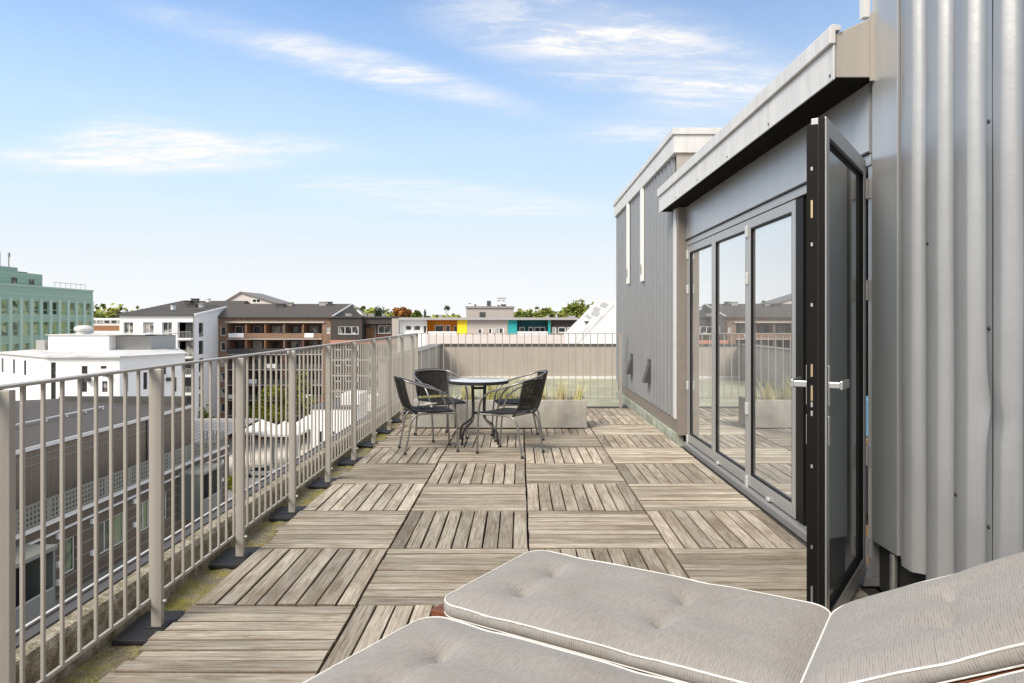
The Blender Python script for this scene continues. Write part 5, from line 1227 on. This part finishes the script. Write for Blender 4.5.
# ------------------------------------------------------------------ courtyard
t = thing('ribbed_roof_pavilion', 'low pavilion with ribbed pale metal roof at the end of the dark building', 'pavilion', (-39, 96, GZ))
zp = -13.6
mb = MB(); mb.prism([(88, zp - .5), (88, zp - .3), (104, zp + .5), (104, zp + .3)], 'x', -48, -38.3); mb.build('roof', 'ribroof', t)
for x in (-47.5, -44.5, -41.5, -38.8):
    for y in (88.4, 103): MB().box(x, x + .3, y, y + .3, GZ, zp - .4 + (.7 if y > 90 else 0)).build('post', 'midgrey', t)
MB().box(-47, -39, 95, 95.3, GZ, zp - .3).build('back_wall', 'charcoal', t)
def tent(x, y, w, h, e):
    t = thing('market_tent', None, 'tent', (x, y, GZ), 'white canvas tents in the courtyard')
    b = w / 2; z0 = GZ + e; z1 = GZ + h
    mb = MB(); c_ = [(x - b, y - b), (x + b, y - b), (x + b, y + b), (x - b, y + b)]
    for i in range(4):
        p, q = c_[i], c_[(i + 1) % 4]; n = 4
        for k in range(n):
            f0, f1 = k / n, (k + 1) / n; zc0, zc1 = z0 + (z1 - z0) * f0 ** 1.15, z0 + (z1 - z0) * f1 ** 1.15
            L0 = [(x + (a[0] - x) * (1 - f0), y + (a[1] - y) * (1 - f0), zc0) for a in (p, q)]; L1 = [(x + (a[0] - x) * (1 - f1), y + (a[1] - y) * (1 - f1), zc1) for a in (p, q)]
            mb.poly([L0[0], L0[1], L1[1], L1[0]])
    mb.build('roof', 'canvas', t)
    mb = MB()
    for i in range(4):
        p, q = c_[i], c_[(i + 1) % 4]; mb.poly([(*p, z0), (*q, z0), (*q, z0 - .35), (*p, z0 - .35)])
    mb.build('valance', 'canvas', t)
    for p in c_: MB().box(p[0] - .06 - .1 * (p[0] > x), p[0] + .1, p[1] - .06, p[1] + .06, GZ, z0 - .05).build('pole', 'greytrim', t)
    return t
tag(tent(wx(262, 108), 108, 5.6, 7.2, 5.6), 'white pyramid tent beside the ribbed roof pavilion')
tag(tent(wx(287, 108), 107, 5.6, 7.1, 5.5), 'white pyramid tent in front of the yellow green tree')
tag(tent(wx(309, 112), 112, 5.2, 7.4, 5.8), 'white pyramid tent next to the flat white courtyard house')
t = thing('white_courtyard_house', 'flat roofed white house in the courtyard with dark roof edge', 'house', (-24, 92, GZ))
D = 88; tf = lambda u, d, z: (u, D + d, z)
ops = [(wx(318, D) , wx(322, D), -15.5, -12.5), (wx(333, D), wx(336, D), -15.5, -12.5)]
mb = MB(tf); a, b = wx(310.5, D), wx(352, D); facade(mb, a, b, GZ, wz(409, D), ops, .2); mb.poly([(a, 0, GZ), (a, 9, GZ), (a, 9, wz(409, D)), (a, 0, wz(409, D))]); mb.poly([(b, 0, GZ), (b, 9, GZ), (b, 9, wz(409, D)), (b, 0, wz(409, D))]); mb.build('wall', 'white', t)
for o in ops: window(t, tf, *o, .1, 'framedark', 'pane', .08, 0)
MB(tf).box(a - .1, b + .1, -.12, 9.1, wz(409, D) + .003, wz(407, D)).build('roof', 'framedark', t)
mb = MB(tf); mb.box(wx(336, D), wx(356, D), 2, 7, wz(407, D) + .003, wz(396, D)); mb.build('roof_block', 'white', t)
t = thing('stepped_white_house', 'stepped white house behind the railing in front of the grey block', 'house', (-20, 100, GZ))
D = 100; tf = lambda u, d, z: (u, D + d, z)
MB(tf).box(wx(354, D), wx(392, D), 0, 8, GZ, wz(413, D)).build('wall', 'white', t); MB(tf).box(wx(362, D), wx(374, D), 1, 7, wz(413, D) + .003, wz(398, D)).build('upper_wall', 'white', t)
MB(tf).box(wx(354, D) - .1, wx(392, D) + .1, -.1, 8, wz(413, D) + .0035, wz(412, D)).build('roof_edge', 'framedark', t)
for k in range(4): window(t, tf, wx(356, D) + k * 1.3, wx(356, D) + .7 + k * 1.3, -16, -14, -.08, 'framedark', 'pane', .08, 0)
# a parked car in the courtyard
t = thing('parked_car', 'pale car parked on the paving under the tents', 'car', (-37.2, 101, GZ))
cx0 = -39.0
mb = MB(); mb.prism([(cx0, GZ + .35), (cx0, GZ + .85), (cx0 + .9, GZ + .95), (cx0 + 3.5, GZ + 1.0), (cx0 + 4.1, GZ + .9), (cx0 + 4.15, GZ + .35)], 'y', 100.2, 101.9); mb.build('body', 'carpaint', t, bevel=.06)
mb = MB(); mb.prism([(cx0 + .85, GZ + .96), (cx0 + 1.5, GZ + 1.43), (cx0 + 2.9, GZ + 1.45), (cx0 + 3.6, GZ + 1.0)], 'y', 100.3, 101.8); mb.build('cabin', 'carglass', t, bevel=.03)
MB().box(cx0 + 1.45, cx0 + 2.95, 100.32, 101.78, GZ + 1.455, GZ + 1.5).build('car_roof', 'carpaint', t)
for x in (cx0 + .75, cx0 + 3.3):
    for y in (100.15, 101.75): MB().tube([(x, y, GZ + .33), (x, y + .2, GZ + .33)], .33, 16).build('wheel', 'tyre', t, smooth=40)

# ------------------------------------------------------------------ trees
def tree(name, label, x, y, h, cr, m, seed, n=2200, trunk=0.35, leaf_=0.5, base=GZ, group=None, sq=1.0, clumps=26, cat='tree'):
    random.seed(seed)
    t = thing(name, label, cat, (x, y, base), group)
    zc_ = base + h - cr * sq; mb = MB()
    mb.tube(smooth_path([(x, y, base), (x + random.uniform(-.3, .3), y, base + h * .3), (x + random.uniform(-.5, .5), y, zc_ + cr * .5 * sq)], 4), [max(.12, cr * .06) * (1 - .6 * k / 8) for k in range(9)], 7)
    cl = []
    for k in range(clumps):
        a = random.uniform(0, 6.283); e = math.asin(random.uniform(-.75, 1)); r = cr * random.uniform(.45, .88)
        p = Vector((x + r * math.cos(e) * math.cos(a), y + r * math.cos(e) * math.sin(a), zc_ + sq * r * math.sin(e)))
        cl.append((p, cr * random.uniform(.22, .42)))
        if k < 7: mb.tube([(x, y, base + h * (.3 + .03 * k)), (x + (p.x - x) * .5, y + (p.y - y) * .5, (base + h * .4 + p.z) / 2 + .3), p], [cr * .03, cr * .02, cr * .006], 5)
    mb.build('trunk', 'bark', t, smooth=60)
    mb = MB()
    for k in range(n):
        p, r = random.choice(cl)
        d = Vector((random.gauss(0, 1), random.gauss(0, 1), random.gauss(0, 1))); d.normalize(); q = p + d * r * random.uniform(.55, 1.12)
        u = Vector((random.gauss(0, 1), random.gauss(0, 1), random.gauss(0, .7))).normalized(); w = u.orthogonal().normalized(); s = leaf_ * random.uniform(.5, 1.2)
        mb.add([q + u * s, q + w * s * .55, q - u * s, q - w * s * .55], [(0, 1, 2, 3)])
    mb.build('crown', m, t)
    return t
def bush(label, x, y, h, r, m, seed, n=700, leaf_=.22):
    return tree('shrub', label, x, y, h, r, m, seed, n, leaf_=leaf_, sq=.8, clumps=12, cat='shrub', group='shrubs in the courtyard')
def tall(label, x, ytop, D, wpx, m, seed, n=2600, sq=1.0, base=GZ, leaf_=.55, clumps=30):
    cr = wpx * D / F / 2; top = wz(ytop, D)
    return tree('broadleaf_tree', label, wx(x, D), D, top - base, cr, m, seed, n, leaf_=leaf_, base=base, sq=sq, group='trees beyond the buildings', clumps=clumps)
tall('large green tree behind the white steep roof', 574, 303.5, 150, 38, 'leaf_mid', 31, 6500, leaf_=.5, clumps=60)
tall('green tree left of the large one behind the charcoal front', 545, 309, 165, 26, 'leaf_mid', 32, 3500)
tall('rounded green tree behind the teal fronts', 532, 311.5, 175, 26, 'leaf_green', 33, 3000)
tall('lower green tree right of the grey roof block', 519, 311.5, 180, 22, 'leaf_mid', 34, 2600)
tall('rusty orange autumn tree above the charcoal block', 403, 306.5, 190, 18, 'leaf_orange', 35, 2600)
tall('dark green tree next to the orange autumn tree', 416, 311.5, 188, 12, 'leaf_green', 36, 1500)
tall('thin half bare tree above the charcoal block', 379, 306.5, 190, 13, 'leaf_dark', 37, 260, leaf_=.4)
tall('pale yellow green tree left of the half bare tree', 373, 311.5, 195, 12, 'leaf_yellow', 38, 900)
tall('yellow green tree above the orange front', 432, 314, 185, 22, 'leaf_yellow', 39, 2000)
tall('yellow green broad tree above the yellow front', 452, 313.5, 185, 26, 'leaf_yellow', 40, 2200)
tall('sparse tall tree top above the orange front', 447, 305.5, 188, 6, 'leaf_dark', 41, 60, leaf_=.4)
tall('dark green tree between green offices and white apartments', 108, 310.5, 190, 26, 'leaf_mid', 42, 3000)
tall('small dark tree beside the white apartments', 121, 314, 195, 12, 'leaf_dark', 43, 1000)
# conifer
t = thing('conifer_tree', 'small pointed conifer above the colourful row', 'tree', (wx(425, 185), 185, GZ), 'trees beyond the buildings')
random.seed(44); x, y, top = wx(425, 185), 185, wz(309, 185)
MB().tube([(x, y, GZ), (x, y, top)], [.3, .03], 6).build('trunk', 'bark', t)
mb = MB()
for k in range(900):
    f = random.random() ** .6; r = 2.0 * f * random.uniform(.5, 1); a = random.uniform(0, 6.28); q = Vector((x + r * math.cos(a), y + r * math.sin(a), top - 12 * f)); u = Vector((math.cos(a), math.sin(a), -.5)).normalized() * .5; w = Vector((-math.sin(a), math.cos(a), 0)) * .2
    mb.add([q + u, q + w, q - u, q - w], [(0, 1, 2, 3)])
mb.build('crown', 'leaf_dark', t)
# far woodland
random.seed(50); mb = MB()
for k in range(15000):
    x = random.uniform(-330, 330); y = 340 + random.uniform(-25, 60); hh = 15 + 4 * math.sin(x * .05) + 3 * math.sin(x * .17 + 1) + random.uniform(-2, 2)
    q = Vector((x, y, GZ + hh * random.random() ** .45 + 8)); u = Vector((random.gauss(0, 1), random.gauss(0, 1), random.gauss(0, .6))).normalized() * random.uniform(.9, 1.9); w = u.orthogonal().normalized() * 1.1
    mb.add([q + u, q + w, q - u, q - w], [(0, 1, 2, 3)])
tag(mb.build('distant_woodland', 'leaf_mid', None, (0, 340, GZ)), 'far-off green woodland along the horizon behind the roofs', 'woodland', None, 'stuff')
# courtyard trees
tree('courtyard_tree', 'bright yellow green tree standing in front of the brown loggias', wx(275, 124), 124, 11.2, 3.4, 'leaf_yellow', 61, 2400, leaf_=.3, group='trees in the courtyard', sq=1.25)
tree('courtyard_tree', 'slim green tree by the brown loggias near the white house', wx(304, 124), 122, 14.0, 2.3, 'leaf_mid', 62, 2200, leaf_=.3, group='trees in the courtyard', sq=2.2)
tree('courtyard_tree', 'green tree at the foot of the white apartment gable', wx(204, 118), 116, 8.2, 3.2, 'leaf_mid', 63, 1500, leaf_=.3, group='trees in the courtyard')
bush('yellow green shrub beside the corner of the dark building', wx(235, 84), 84, 4.2, 1.5, 'leaf_yellow', 64)
bush('dark green shrub below the corner of the dark building', wx(233, 78), 78, 2.6, 1.3, 'leaf_mid', 67)
bush('green shrub against the flat white courtyard house', wx(302, 86), 86, 4.4, 2.0, 'leaf_mid', 65)
bush('orange autumn shrub at the edge of the paving', wx(286, 90), 90, 2.4, 1.0, 'leaf_orange', 66)
bush('yellow green shrub in front of the white house windows', wx(314, 84), 84, 3.6, 1.5, 'leaf_yellow', 68)
tree('courtyard_tree', 'rusty orange small tree between the brown loggias and the charcoal block', wx(322, 124), 124, 9.0, 2.2, 'leaf_orange', 71, 1400, leaf_=.3, group='trees in the courtyard')
tree('courtyard_tree', 'low green tree left of the yellow green tree at the loggias', wx(252, 126), 126, 7.5, 2.6, 'leaf_mid', 72, 1500, leaf_=.3, group='trees in the courtyard')
